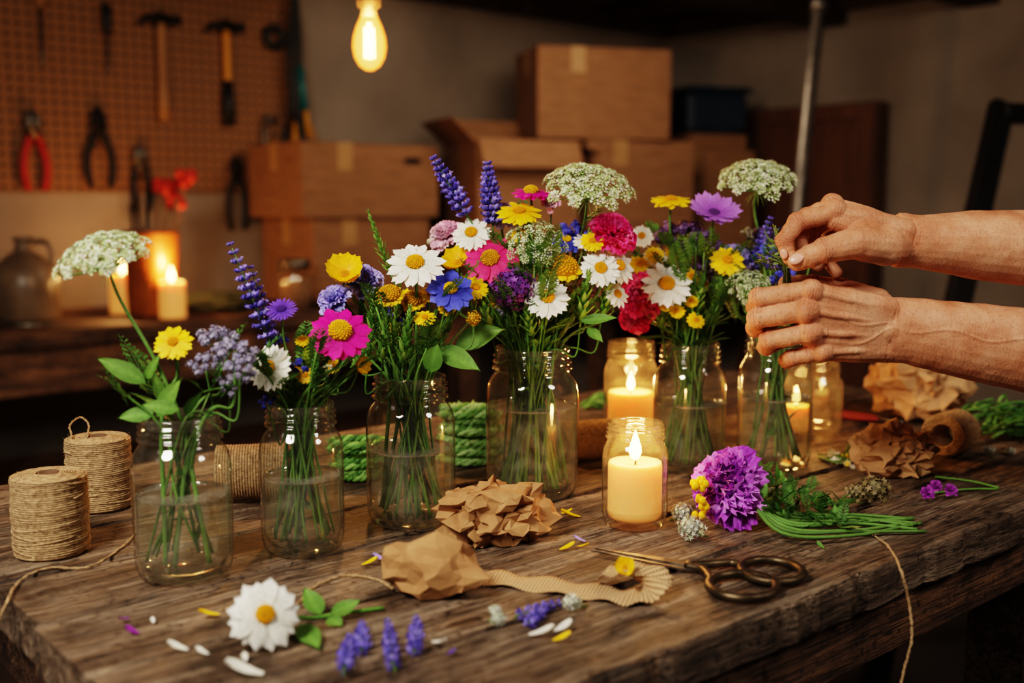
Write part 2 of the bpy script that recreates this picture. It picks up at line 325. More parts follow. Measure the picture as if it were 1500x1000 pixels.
for i in range(npk):
    c=(R_(),R_(),R_()); wd=pw-.0065
    x0=ts0+U(-.006,.006); x1=ts1+U(-.006,.006)
    nx=90; V=[];Fc=[]; ph=U(0,9)
    prof=[(-.5,-.04),(-.5,-.010),(-.495,-.004),(-.478,0),(-.3,.0),(-.1,.0),(.1,0),(.3,0),(.478,0),(.495,-.004),(.5,-.010),(.5,-.04)]
    for k in range(nx+1):
        t=k/nx; x=x0+(x1-x0)*t
        jl=.0020*math.sin(t*23+ph)+.0013*math.sin(t*71+ph*2)+U(-.0010,.0010); jr=.0020*math.sin(t*27+ph*3)+.0013*math.sin(t*61+ph)+U(-.0010,.0010)
        if i==0: jl+=-.002+.003*math.sin(t*9)+(.004 if R_()<.12 else 0)
        zz=U(-.0008,.0006)
        for (a,z) in prof:
            V.append((x,tw0+pw*(i+.5)+a*wd+(jl if a<0 else jr)*(1 if abs(a)>.4 else 0),TH+z+(zz if z>-.004 else 0)))
    m_=len(prof)
    for k in range(nx):
        for j in range(m_): Fc.append((k*m_+j,(k+1)*m_+j,(k+1)*m_+(j+1)%m_,k*m_+(j+1)%m_))
    Fc.append(tuple(range(m_))); Fc.append(tuple(reversed([nx*m_+j for j in range(m_)])))
    mb.add(V,Fc,c)
tbl=empty('workbench_table')
mb.build('planks',[TW],smooth=False,rotz=YAW,parent=tbl)
mb=MB()
for w in (tw0+.03,tw1-.03): box(mb,((ts0+ts1)/2,w,TH-.04-.035),(ts1-ts0-.06,.03,.07),col=(R_(),.3,.3),bev=.003)
for s in (ts0+.035,ts1-.035): box(mb,(s,(tw0+tw1)/2,TH-.04-.035),(.03,tw1-tw0-.09,.07),col=(R_(),.3,.3),bev=.003)
for s in (ts0+.33,1.47):
    for w in (tw0+.09,tw1-.09): box(mb,(s,w,(TH-.04)/2),(.085,.085,TH-.041),col=(.2,R_(),.3),bev=.004)
    box(mb,(s,(tw0+tw1)/2,TH-.1),(.06,tw1-tw0-.12,.1),col=(.1,R_(),.3),bev=.003)
mb.build('frame_and_legs',[BW],smooth=False,rotz=YAW,parent=tbl)
bz=TH
mb=MB()
for i in range(4): box(mb,(.75,3.22+.165*(i+.5),bz-.025),(3.9,.162,.05),col=(R_(),R_(),R_()),bev=.004)
box(mb,(.75,3.27,bz-.12),(3.8,.04,.14),col=(R_(),R_(),R_()),bev=.003)
for s in (-1.0,.8,2.6):
    for w in (3.31,3.8): box(mb,(s,w,(bz-.05)/2),(.09,.09,bz-.051),col=(.2,R_(),.3),bev=.004)
box(mb,(.75,3.55,.25),(3.5,.5,.03),col=(R_(),R_(),.2))
mb.build('rear_workbench',[BW],smooth=False,rotz=YAW)
mb=MB()
for i in range(6): box(mb,(3.53,2.75+.18*(i+.5),bz-.02),(1.5,.177,.04),col=(R_(),R_(),R_()),bev=.004)
for s in (2.9,4.15):
    for w in (2.85,3.7): box(mb,(s,w,(bz-.04)/2),(.07,.07,bz-.041),col=(.2,R_(),.3),bev=.004)
mb.build('storage_table',[BW],smooth=False,rotz=YAW)
# ---------------------------------------------------------------- cardboard boxes
def carton(loc,yaw,d,openf=False,hole=False,tape=True,name='cardboard_box'):
    mb=MB(); x,y,z=d; t=.004
    for sx in(-1,1): box(mb,(sx*(x/2-t/2),0,z/2),(t,y,z))
    for sy in(-1,1): box(mb,(0,sy*(y/2-t/2),z/2),(x-2*t,t,z))
    box(mb,(0,0,t/2),(x-2*t,y-2*t,t),m=1)
    if openf:
        box(mb,(0,y/2+.04,z+.055),(x*.98,t,.13),Rm=rotx(-.6)); box(mb,(0,-y/2-.035,z-.05),(x*.98,t,.12),Rm=rotx(-.5))
        box(mb,(-x/2-.05,0,z+.04),(.13,y*.96,t),Rm=roty(.75)); box(mb,(x/2+.05,0,z-.02),(.12,y*.96,t),Rm=roty(.4))
    else:
        for sy in(-1,1): box(mb,(0,sy*(y/4+.0005),z-t/2),(x,y/2-.001,t))
        if tape:
            box(mb,(0,0,z+.0006),(x+.002,.05,.001),m=2)
            for sx in(-1,1): box(mb,(sx*(x/2+.0006),0,z-.05),(.001,.05,.1),m=2)
            box(mb,(-x*.2,-y/2-.0006,z-.05),(.06,.001,.1),m=2)
    if hole: ell(mb,(x*.3,-y/2-.0002,z*.78),(.045,.001,.014),m=3,nu=14)  # dark disc on the face, painted for the shade inside the hand hole
    return mb.build(name,[CARD,CARDD,TAPE,DARK],smooth=False,loc=loc,rotz=yaw)
carton(sw(2.26,3.61,1.065),YAW,(.60,.40,.27),hole=True)
carton(sw(2.27,3.62,.752),YAW,(.52,.38,.311))
carton((-.01,4.38,.752),math.radians(22),(.42,.40,.60),openf=True)
carton((.46,4.68,.752),math.radians(20),(.48,.42,.62))
carton((.33,4.60,1.374),math.radians(14),(.56,.36,.36))
carton((.83,5.00,.752),math.radians(18),(.42,.36,.60))
carton((.87,5.0,1.354),math.radians(24),(.30,.25,.07),tape=False)
mb=MB(); 
box(mb,(0,0,.09),(.30,.24,.18),bev=.02); box(mb,(0,0,.19),(.33,.27,.025),bev=.01); box(mb,(-.17,0,.17),(.02,.08,.04),m=1,bev=.004)
mb.build('plastic_storage_bin',[noisemat('blue_plastic',H('1c2838'),H('253447'),8,.4,.05),BLKP],loc=(.88,5.0,1.426),rotz=.35,smooth=False)
def onS(u,v,s):
    r=ray(u,v); return CAM+r*(s/float(r@e1))
pA=onS(1095,165,4.36); pB=onS(1290,158,4.36); wa,wb=float(pA@e2),float(pB@e2)
RW=noisemat('reddish_wood',H('503222'),H('704832'),6,.5,.2,stretch=(8,8,.6))
mb=MB(); wc=(wa+wb)/2; wl=abs(wa-wb); ht=1.56
box(mb,(4.38,wc,ht/2),(.1,wl,ht),bev=.006)
for (zz,hh) in ((.45,.7),(1.2,.55)): box(mb,(4.325,wc,zz),(.012,wl-.16,hh-.1),bev=.004)
for w in (wc-wl/2+.04,wc+wl/2-.04): box(mb,(4.323,w,ht/2),(.016,.07,ht-.02),bev=.003)
for zz in (.06,.84,1.52): box(mb,(4.323,wc,zz),(.018,wl-.15,.07),bev=.003)
mb.build('wooden_cabinet_door',[RW],smooth=False,rotz=YAW)
a=site(1207,-60,3.5); b2=site(1150,480,3.5); dd=(b2-a)/(b2[2]-a[2]); top=a+dd*(HC-.21-a[2]); bot=a+dd*(0.0-a[2])
mb=MB(); tube(mb,[top,bot],.020,sides=20); 
for k in (.12,.5): 
    c=top+(bot-top)*k; tube(mb,[c,c+(bot-top)*.02],.026,sides=20)
ell(mb,bot+np.array([0,0,.008]),(.07,.07,.008),nu=20); ell(mb,top-np.array([0,0,.006]),(.06,.06,.006),nu=20)
mb.build('metal_support_pole',[noisemat('dull_galvanised',H('6a645e'),H('8a8278'),40,.38,.2,metal=.7)])
BLW=noisemat('black_painted_wood',H('0e0b09'),H('1b1613'),10,.5,.1)
fA=site(1468,152,2.9); fB=site(1425,345,2.75)
mb=MB(); d=nrm(fA-fB); fbot=fA-d*(fA[2]/d[2]); X=nrm(np.array([1.,.25,0])); W_=.9
def beam(mb,a,b,w,t,m=0):
    n=nrm(b-a); L_=np.linalg.norm(b-a); side=nrm(X-n*(X@n)) if abs(X@n)<.9 else nrm(np.cross(n,d)); o=np.cross(n,side)
    box(mb,(a+b)/2,(w,t,L_),Rm=np.stack([side,o,n],1),m=m,bev=.003)
beam(mb,fbot,fA,.06,.035); beam(mb,fbot+X*W_,fA+X*W_,.06,.035); beam(mb,fA-d*.03,fA+X*W_-d*.03,.06,.036); beam(mb,fbot+d*.25,fbot+d*.25+X*W_,.07,.036)
mb.build('easel_frame',[BLW],smooth=False)
# ---------------------------------------------------------------- tools on pegboard
def tool(name,u,v,mb,mats,w=3.855):
    return mb.build(name,mats,smooth=True,loc=wallp(u,v,w),rotz=YAW)
def hook(mb,x,z,m): tube(mb,[(x,.03,z),(x,0,z),(x,-.02,z),(x,-.022,z+.015)],.0022,m=m)
def hammer(name,u,v,L,m1,black=False):
    mb=MB()
    tube(mb,[(0,0,0),(0,0,-.12*L),(0,0,-.6*L),(0,0,-.8*L),(0,0,-L)],[.014,.014,.015,.021,.019],sides=10,m=1)
    if black: tube(mb,[(0,0,-.56*L),(0,0,-.8*L),(0,0,-L-.005)],[.018,.024,.023],sides=10,m=2)
    tube(mb,[(.03,0,.0),(-.03,0,0),(-.05,0,-.003),(-.065,0,-.012),(-.085,0,-.028)],[.018,.017,.013,.010,.004],sides=10,m=0)
    tube(mb,[(.03,0,0),(.04,0,0),(.055,0,0),(.07,0,0)],[.015,.014,.019,.019],sides=14,m=0)
    box(mb,(0,0,0),(.045,.03,.045),m=0,bev=.008)
    for x in(-.03,.03): hook(mb,x,-.025,0)
    return tool(name,u,v,mb,[DSTEEL,m1,BLKP])
hammer('claw_hammer',235,27,.36,WOODH); hammer('claw_hammer',331,38,.36,YELP,True)
def pliers(name,u,v,L,hm,op=.22,jm=None):
    mb=MB()
    for sgn in(-1,1):
        tube(mb,[(0,sgn*.003,-.30*L),(sgn*.06*L,sgn*.003,-.16*L),(sgn*.035*L,sgn*.003,-.06*L),(sgn*.008*L,sgn*.003,0)],[.014,.015,.010,.004],sides=8,m=0)
        P=spline([(0,-sgn*.003,-.28*L),(sgn*.07*L,-sgn*.002,-.40*L),(sgn*op*.6*L,0,-.6*L),(sgn*op*.62*L,0,-.82*L),(sgn*op*.45*L,0,-1.0*L)],4)
        tube(mb,P,[.012]+[.0125]*(len(P)-2)+[.009],sides=8,m=1)
    tube(mb,[(0,-.014,-.3*L),(0,.014,-.3*L)],.018,sides=14,m=0)
    hook(mb,0,-.2*L,0)
    return tool(name,u,v,mb,[jm or STEEL,hm])
pliers('pliers',47,160,.27,REDP); pliers('pliers',143,157,.28,BLKP,.25,DSTEEL); pliers('pliers',204,212,.24,BLKP,.2,STEEL); pliers('pliers',345,228,.28,BLKP,.2,DSTEEL)
def screwdriver(name,u,v,L,hm):
    mb=MB(); tube(mb,[(0,0,0),(0,0,-.01),(0,0,-.09),(0,0,-.11)],[.010,.017,.016,.009],sides=8,m=1)
    tube(mb,[(0,0,-.105),(0,0,-L+.01),(0,0,-L)],[.005,.005,.006],sides=8,m=0); hook(mb,0,-.1,0); return tool(name,u,v,mb,[STEEL,hm])
screwdriver('screwdriver',57,-40,.30,WOODH); screwdriver('chisel',155,5,.24,BLKP)
mb=MB(); box(mb,(0,0,-.19),(.018,.004,.38),bev=.001); box(mb,(.025,0,-.02),(.05,.004,.02)); box(mb,(.03,-.004,-.25),(.06,.01,.03),bev=.002); box(mb,(-.015,0,-.25),(.03,.005,.01)); hook(mb,0,-.01,0)
tool('caliper',388,168,mb,[STEEL])
mb=MB(); tube(mb,[(math.cos(a)*.035,0,math.sin(a)*.035) for a in np.linspace(0,2*math.pi,25)[:-1]],.016,sides=8,closed=True); hook(mb,0,.02,0); tool('electrical_tape_roll',402,55,mb,[BLKP])
mb=MB()
for k in range(7):
    x=U(-.04,.04); l=U(.35,.5); P=spline([(x*.3,-.01,.1),(x,-.02+U(-.01,.01),-.1),(x*1.4,-.02,-.25),(x*.6+U(-.04,.04),-.02,-l)],5); tube(mb,P,.006,sides=6,m=0)
tube(mb,[(.0,-.03,-.2),(.015,-.03,-.37)],[.013,.017],m=1,sides=8); tube(mb,[(.02,-.03,-.36),(.03,-.03,-.48)],[.01,.012],m=2,sides=8); hook(mb,0,0,0)
for k in range(4): tube(mb,[(-.06+.035*k,-.02,-.42),(-.08+.05*k,-.03,-.52)],[.007,.015],m=[0,2,0,3][k],sides=8)
mb.build('hanging_cable_bundle',[BLKP,TEALP,YELP,WOODH],loc=wallp(432,20,3.83),rotz=YAW)
# ---------------------------------------------------------------- rear bench items
p=wallp(38,425,3.5); p[2]=bz+.001
mb=MB(); lathe(mb,[(0,0),(.085,0),(.098,.02),(.1,.12),(.09,.17),(.05,.205),(.027,.22),(.025,.245),(.032,.255),(.03,.262),(.02,.262),(.018,.22),(0,.21)],32)
tube(mb,spline([(.028,0,.245),(.07,0,.245),(.088,0,.2),(.082,0,.165)],5),.009,sides=8)
mb.build('stoneware_jug',[noisemat('glazed_stoneware',H('5a4a3c'),H('7d6a56'),14,.35,.1)],loc=p)
p=wallp(224,428,3.45); p[2]=bz+.001; crock=empty('copper_utensil_crock',p)
mb=MB(); lathe(mb,[(0,0),(.075,0),(.08,.01),(.088,.26),(.094,.27),(.09,.275),(.083,.262),(.075,.02),(0,.02)],32); mb.build('pot',[noisemat('hammered_copper',H('9a5226'),H('c07238'),20,.4,.4,metal=.3)],parent=crock)
mb=MB()
for k in range(9):
    a=U(0,6.28); rr=U(.01,.05); x=U(-.1,.1)
    tube(mb,[(rr*math.cos(a),rr*math.sin(a),.022),(rr*math.cos(a)+x,rr*math.sin(a)*1.2,U(.33,.42))],.007,sides=6,m=k%2)
for (x,z) in ((.05,.42),(.12,.44),(.085,.37)):
    tube(mb,[(.03,0,.03),(x,0,z-.02)],.004,m=0)
    for j in range(16): ell(mb,(x+U(-.022,.022),U(-.02,.02),z+U(-.018,.022)),(.02,.02,.015),m=2,nu=6,nv=4)
mb.build('utensils',[WOODH,DSTEEL,noisemat('red_petals',H('b82416'),H('e0452a'),30)],parent=crock)
def flame_light(p,energy,parent=None,r=.012):
    l=bpy.data.lights.new('flame_light','POINT'); l.energy=energy; l.color=(1,.50,.17); l.shadow_soft_size=r
    o=bpy.data.objects.new('flame_light',l); o.location=p; bpy.context.scene.collection.objects.link(o)
    if parent: o.parent=parent
def candle_parts(par,r,h,z0=0.,fl=.03,energy=1.5,dx=0.):
    T=(dx,0,0); D_=np.array([dx,0,0.])
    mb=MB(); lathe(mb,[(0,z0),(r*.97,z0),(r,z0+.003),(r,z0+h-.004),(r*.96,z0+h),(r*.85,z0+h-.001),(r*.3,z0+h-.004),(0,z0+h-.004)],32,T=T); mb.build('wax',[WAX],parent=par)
    mb=MB(); z=z0+h-.005; tube(mb,[D_+(0,0,z),D_+(0.0005,0,z+.006),D_+(.0015,0,z+.011)],.0011,m=0); mb.build('wick',[WICK],parent=par)
    mb=MB(); zf=z+.006; s_=fl; q=s_/.03*1.3
    lathe(mb,[(0.0001,zf),(.0030*q,zf+.10*s_),(.0046*q,zf+.26*s_),(.0042*q,zf+.45*s_),(.0024*q,zf+.7*s_),(.0010*q,zf+.88*s_),(.0001,zf+s_)],14,m=0,T=T); mb.build('flame',[FLAMECORE],parent=par)
    flame_light((dx,0,zf+.7*s_),energy,par)
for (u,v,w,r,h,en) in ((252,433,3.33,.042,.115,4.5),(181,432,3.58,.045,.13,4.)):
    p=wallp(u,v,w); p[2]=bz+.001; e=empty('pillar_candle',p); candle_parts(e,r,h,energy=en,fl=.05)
p=wallp(432,395,3.35); p[2]=bz+.001
mb=MB(); lathe(mb,[(0,0),(.055,0),(.06,.01),(.06,.12),(.05,.14),(.05,.165)],28,m=0); lathe(mb,[(.053,.14),(.055,.14),(.055,.17),(0,.172)],28,m=1); lathe(mb,[(0,.004),(.054,.004),(.054,.1),(0,.1)],24,m=2); mb.build('glass_storage_jar',[GLASS,STEEL,CARD],loc=p)
def crumple(name,p,size,mat_,seed,lo=.6,hi=1.12,sub=3,fr=.09,rz=0.,flat=.42):
    rs=np.random.RandomState(seed); bm=bmesh.new(); bmesh.ops.create_icosphere(bm,subdivisions=sub,radius=1)
    for v in bm.verts:
        q=np.array(v.co); q=q*rs.uniform(lo,hi)+rs.randn(3)*.05; v.co=q
    bmesh.ops.subdivide_edges(bm,edges=bm.edges[:],cuts=1,use_grid_fill=True)
    for v in bm.verts:
        q=np.array(v.co)+rs.randn(3)*fr*.35; q=q*np.array(size)/2; q[2]+=size[2]*flat; q[2]=max(q[2],.001); v.co=q
    bmesh.ops.triangulate(bm,faces=bm.faces[:])
    me=bpy.data.meshes.new(name); bm.to_mesh(me); bm.free(); me.materials.append(mat_); ob=bpy.data.objects.new(name,me); bpy.context.scene.collection.objects.link(ob); ob.location=(p[0],p[1],p[2]); ob.rotation_euler=(0,0,rz); return ob
GLOVE=noisemat('dark_green_cloth',H('2a2c1a'),H('3c3c24'),20,.9,.3)
p=wallp(318,408,3.42); p[2]=bz; crumple('folded_rag',p,(.28,.16,.08),GLOVE,3,.8,1.05)
p=wallp(490,408,3.33); p[2]=bz; crumple('leather_glove',p,(.22,.14,.06),noisemat('leather',H('5a3820'),H('7a5030'),20,.6,.3),5,.8,1.05)
p=wallp(25,440,3.3); p[2]=bz+.012; mb=MB(); tube(mb,[(-.12,0,0),(0,0,0),(.1,.02,0)],[.007,.008,.006],m=0); tube(mb,[(-.2,-.02,.004),(-.12,0,0)],[.012,.011],m=1); mb.build('screwdriver',[STEEL,BLKP],loc=p)
# bulb
bp_=site(541,60,1.9)
bulb=empty('edison_pendant_lamp',bp_)
mb=MB(); k_=.90; lathe(mb,[(r*k_,z*k_) for r,z in [(.0001,-.056),(.008,-.055),(.020,-.047),(.029,-.031),(.0325,-.012),(.031,.006),(.025,.026),(.0175,.042),(.0135,.052)]],32)
def bulbmat():
    m,nt,b,o=newmat('amber_bulb_glass'); L=nt.links; nt.nodes.remove(b)
    lw=N(nt,'ShaderNodeLayerWeight'); lw.inputs[0].default_value=.5
    r=ramp(nt,[(.2,(1,.50,.11)),(.8,(1,.24,.02))]); L.new(lw.outputs['Facing'],r.inputs[0])
    t=N(nt,'ShaderNodeBsdfTransparent'); t.inputs[0].default_value=(1,.75,.42,1)
    em=N(nt,'ShaderNodeEmission'); L.new(r.outputs[0],em.inputs[0]); em.inputs[1].default_value=1.1
    ad=N(nt,'ShaderNodeAddShader'); L.new(t.outputs[0],ad.inputs[0]); L.new(em.outputs[0],ad.inputs[1])
    L.new(ad.outputs[0],o.inputs[0]); return m
mb.build('glass_bulb',[bulbmat()],parent=bulb)
mb=MB()
for k in range(4):
    a=k*math.pi/2+.4; x,y=.007*math.cos(a),.007*math.sin(a); x2,y2=.007*math.cos(a+.5),.007*math.sin(a+.5)
    tube(mb,[(x,y,.022),(x2*1.5,y2*1.5,-.028)],.0022,sides=6)
tube(mb,[(0,0,-.03),(0,0,.03)],.004,sides=8)
mb.build('filament',[emat('filament_glow',(1,.62,.22),26)],parent=bulb)
mb=MB(); lathe(mb,[(.0001,.042),(.0135,.042),(.0135,.055),(.02,.057),(.021,.10),(.014,.115),(.004,.12)],24,m=0); tube(mb,[(0,0,.11),(0,0,HC-.2-bp_[2])],.003,m=1)
mb.build('socket_and_cord',[BRASS,BLKP],parent=bulb)
l=bpy.data.lights.new('bulb_light','POINT'); l.energy=17; l.color=(1,.63,.34); l.shadow_soft_size=.03; o=bpy.data.objects.new('bulb_light',l); o.parent=bulb; bpy.context.scene.collection.objects.link(o)
# ================================================================= jars
def jar(base,D,Hh,level,name='mason_jar',gm=None,nz=.80):
    gm=gm or GLASS; r=D/2; rn=r*nz; e=empty(name,(base[0],base[1],TH+.0008))
    o=[(.0001,.003),(r*.70,.002),(r*.80,0),(r*.93,.003),(r*.985,.012),(r,.022),(r,Hh*.40),(r,Hh*.66),(r*.985,Hh*.71),(r*.95,Hh*.755),(r*.88,Hh*.795),(rn*1.01,Hh*.822),(rn*.98,Hh*.842),
       (rn*1.0,Hh*.848),(rn*1.07,Hh*.854),(rn*1.075,Hh*.860),(rn*1.07,Hh*.866),(rn*.99,Hh*.873),(rn*.985,Hh*.890),(rn*1.0,Hh*.893),(rn*1.055,Hh*.898),(rn*1.06,Hh*.904),(rn*1.05,Hh*.909),(rn*.985,Hh*.915),(rn*.98,Hh*.930),(rn*1.0,Hh*.934),(rn*1.05,Hh*.939),(rn*1.05,Hh*.947),(rn*.99,Hh*.953),(rn*.99,Hh*.975),(rn*1.01,Hh*.98),(rn*1.015,Hh*.988),(rn*.99,Hh*.997),(rn*.95,Hh)]
    t=.0028
    inn=[(rn*.915,Hh*.995),(rn-t-.001,Hh*.98),(rn-t-.001,Hh*.93)]
    mb=MB(); lathe(mb,o+inn,64); lathe(mb,[(r-t,.02),(r*.9-t,.009),(r*.7,.008),(.0001,.009)],56); mb.build('glass',[gm],parent=e)
    if level:
        zl=Hh*level; rr=r-t-.0004
        mb=MB(); lathe(mb,[(rr,.021),(rr,zl)],56,m=0); lathe(mb,[(rr*.975,zl-.0006),(.0001,zl-.0006)],56,m=1); lathe(mb,[(rr,zl+.0018),(rr*.99,zl+.0002),(rr*.975,zl-.0006)],56,m=2); mb.build('water',[WATER,WATERTOP,MENISC],parent=e)
    return e
JS={}
for k,(u,v,D,Hh,lv) in dict(J1=(272,838,.095,.158,.50),J2=(445,802,.087,.1556,.50),J3=(603,762,.101,.1685,.50),J4=(779,722,.116,.1856,.60),J5=(1008,685,.099,.174,.52),J6=(1132,680,.102,.183,.52)).items():
    b_=tab(u,v); JS[k]=dict(b=b_,D=D,H=Hh,lv=lv); jar(b_,D,Hh,lv)
def candlejar(u,v,D,Hh,cr,ch,en,fl=.03,dx=0.):
    b_=tab(u,v); e=jar(b_,D,Hh,0,'candle_jar',GLASS2,.84); candle_parts(e,cr,ch,.0105,energy=en,fl=fl,dx=dx); return b_
candlejar(929,768,.0745,.118,.0305,.062,.9,.036)
candlejar(923,650,.082,.157,.034,.070,.9,.03)
candlejar(1187,640,.094,.12,.020,.040,.7,.03,-.024)
# ================================================================= plants
GR=[H('4c742e'),H('5c8638'),H('395f28'),H('6a9444'),H('7a9850')]
def jit(c,a=.15): k=1+U(-a,a); return tuple(max(0,x*k*(1+U(-.05,.05))) for x in c)
def petal(mb,L,W,c0,c1,Rm=None,T=None,curl=0,cup=.1,n=6,m=4,kind='round',ruf=0,base=.35):
    V=[];C=[];ph=U(0,6)
    for i in range(n+1):
        t=i/n
        if kind=='round': w=.5*W*(base+(1-base)*math.sin(min(1,t*1.35)*math.pi/2))*math.sqrt(max(0.02,1-t**5))
        elif kind=='leaf': w=.5*W*max(.02,math.sin(math.pi*min(1,t**.75))**.9)
        else: w=.5*W*(.2+.8*t**.8)*(1 if t<.85 else 1-.35*(t-.85)/.15)
        for j in range(m+1):
            q=2*j/m-1
            y=L*t*(1-.05*q*q*t)
            z=curl*L*t*t+cup*W*q*q*(.3+.7*t)+ruf*W*math.sin(q*7+ph+t*3)*t
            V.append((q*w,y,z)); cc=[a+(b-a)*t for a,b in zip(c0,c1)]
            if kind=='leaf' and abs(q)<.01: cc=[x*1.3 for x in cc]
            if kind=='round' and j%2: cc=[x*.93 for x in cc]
            C.append(cc)
    Fc=[(i*(m+1)+j,i*(m+1)+j+1,(i+1)*(m+1)+j+1,(i+1)*(m+1)+j) for i in range(n) for j in range(m)]
    V=np.array(V)
    if Rm is not None: V=V@Rm.T
    if T is not None: V=V+T
    mb.add(V,Fc,np.array(C))
def dome(mb,r,h,c,z=0):
    for k in range(80):
        t=(k+.5)/80; rr=r*math.sqrt(t); a=k*2.39996; zz=z+h*math.sqrt(max(0,1-t*.97))
        cc=jit(c,.15); 
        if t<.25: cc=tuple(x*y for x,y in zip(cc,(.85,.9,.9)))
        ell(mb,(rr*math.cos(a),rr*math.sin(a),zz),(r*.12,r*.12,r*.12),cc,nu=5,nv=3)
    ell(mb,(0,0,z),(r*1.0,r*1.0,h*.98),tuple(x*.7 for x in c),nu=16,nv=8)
def daisy(R,c0,c1,cc,n=18,wr=.26,cr=.3,layers=2,curl=-.08,droop=.12,dh=.5):
    mb=MB()
    for l in range(layers):
        for k in range(n):
            a=2*math.pi*(k+.5*l)/n+U(-.05,.05); L=(R-cr*R*.6)*U(.92,1.04)*(1-.05*l)
            cj=1+U(-.07,.05); q=tuple(x*cj for x in c1); q0=tuple(x*cj for x in c0)
            Rm=rotz(a)@rotx(U(-.05,.05)-droop*.4-.09*l)@roty(U(-.12,.12))
            petal(mb,L,R*wr*U(.92,1.1),q0,q,Rm,Rm@np.array([0,cr*R*.6,.0])+np.array([0,0,-.0008*l]),curl=curl+U(-.05,.05),cup=U(-.10,.06))
    dome(mb,R*cr,R*cr*dh,cc)
    ell(mb,(0,0,-R*.1),(R*cr*.9,R*cr*.9,R*.1),H('4a6a2a'),nu=10)
    return mb
def carn(R,cols,n=70,ruf=.12):
    mb=MB()
    for k in range(n):
        t=k/n; a=k*2.39996; el=.05+1.3*(1-t)**.9+U(-.12,.12)
        c=jit(random.choice(cols),.15); L=R*(.70+.30*t)*U(.92,1.06)
        Rm=rotz(a)@rotx(el)
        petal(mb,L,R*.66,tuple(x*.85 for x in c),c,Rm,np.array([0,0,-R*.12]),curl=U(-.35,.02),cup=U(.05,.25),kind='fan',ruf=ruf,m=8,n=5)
    ell(mb,(0,0,-R*.25),(R*.22,R*.22,R*.35),H('4a6a2a'))
    return mb
def floret(mb,p,n,r,c,cc=None):
    Rm=frame(n,U(0,6)); V=[(0,0,0)]; Fc=[]
    for k in range(10):
        a=math.pi*k/5; q=r*(1 if k%2==0 else .45)*U(.85,1.1); V.append((q*math.cos(a),q*math.sin(a),r*.25*(k%2==0)))
    for k in range(5): i=1+2*k; Fc.append((0,(i-2)%10+1 if i>1 else 10,i,i+1))
    V=np.array(V)@Rm.T+p; C=[cc or tuple(x*.8 for x in c)]+[c]*10
    mb.add(V,Fc,np.array(C))
def umbel(R,dp,cols,rays=38,per=24,stemc=H('8aa85c'),flat=.5):
    mb=MB()
    for k in range(rays):
        t=(k+.5)/rays; rr=R*.88*math.sqrt(t); a=k*2.39996
        E=np.array([rr*math.cos(a),rr*math.sin(a),dp-flat*R*(rr/R)**2+U(-.02,.02)*R])
        mid=E*np.array([.55,.55,.42]); P=spline([(0,0,0),mid,E-np.array([0,0,R*.06])],3); tube(mb,P,R*.015,R*.011,sides=4,col=stemc,cap=False)
        ur=R*.155*U(.85,1.15); nn=nrm(E-np.array([0,0,-R*.4]))
        Fm=frame(nn)
        for j in range(per):
            tt=(j+.5)/per; q=ur*math.sqrt(tt); b_=j*2.39996+k
            P2=E+Fm@np.array([q*math.cos(b_),q*math.sin(b_),ur*.4*(1-tt)])
            floret(mb,P2,nrm(nn+np.random.randn(3)*.35),R*.042*U(.8,1.2),jit(random.choice(cols),.1))
            if j%4==0: tube(mb,[E-nn*R*.06,P2],R*.006,sides=3,col=stemc,cap=False)
    for k in range(12):
        a=k*2*math.pi/12; Rm=rotz(a)@rotx(-.5); petal(mb,R*.4,R*.02,stemc,stemc,Rm,None,n=3,m=1,curl=-.3)
    return mb
def pom(R,cols,n=160,flat=1.,spk=1.):
    mb=MB(); ell(mb,(0,0,0),(R*.72,R*.72,R*.72*flat),tuple(x*.4 for x in cols[0]),nu=12,nv=8)
    for k in range(n):
        z=1-2*(k+.5)/n; rr=math.sqrt(1-z*z); a=k*2.39996; d=np.array([rr*math.cos(a),rr*math.sin(a),z*flat])
        p=d*R*U(.78,1.0); floret(mb,p,nrm(d+np.random.randn(3)*.25),R*.17*spk*U(.8,1.25),jit(random.choice(cols),.25))
    return mb
def cluster(R,cols,n=9,per=30,fl=.1,stemc=H('6f8a5a')):
    mb=MB()
    for k in range(n):
        t=(k+.5)/n; rr=R*.8*math.sqrt(t); a=k*2.39996+.5
        E=np.array([rr*math.cos(a),rr*math.sin(a),R*.35*(1-t)+U(-.1,.1)*R]); tube(mb,[(0,0,-R*.9),E*np.array([.6,.6,.3]),E],R*.02,R*.015,sides=4,col=stemc,cap=False)
        ell(mb,E,R*.17,tuple(x*.6 for x in cols[0]),nu=6,nv=4)
        for j in range(per):
            d=nrm(np.random.randn(3)+np.array([0,0,.5])); floret(mb,E+d*R*.26*U(.65,1.),d,R*fl*U(.8,1.3),jit(random.choice(cols),.2))
    return mb
def lavender(L,r,cols,wh=11):
    mb=MB(); tube(mb,[(0,0,-L*.05),(0,0,L*.96)],r*.14,r*.08,sides=5,col=H('5d7a48'))
    for k in range(wh):
        t=(k/(wh-1)); z=L*(t**.92); rr=r*(.55+.5*math.sin(math.pi*min(1,.2+t*.75)))*(1-.35*t)
        for j in range(9):
            a=j*.698+k*.35+U(-.1,.1); up=.6+t*.6; d=nrm(np.array([math.cos(a),math.sin(a),up])); c=jit(random.choice(cols),.25)
            p=np.array([math.cos(a)*rr*.55,math.sin(a)*rr*.55,z]); ell(mb,p+d*rr*.2,(rr*.22,rr*.22,rr*.48),c,Rm=frame(d),nu=6,nv=4)
            if R_()<.5: floret(mb,p+d*rr*.65,d,rr*.36,jit(tuple(min(1,x*1.7) for x in c),.2))
    return mb
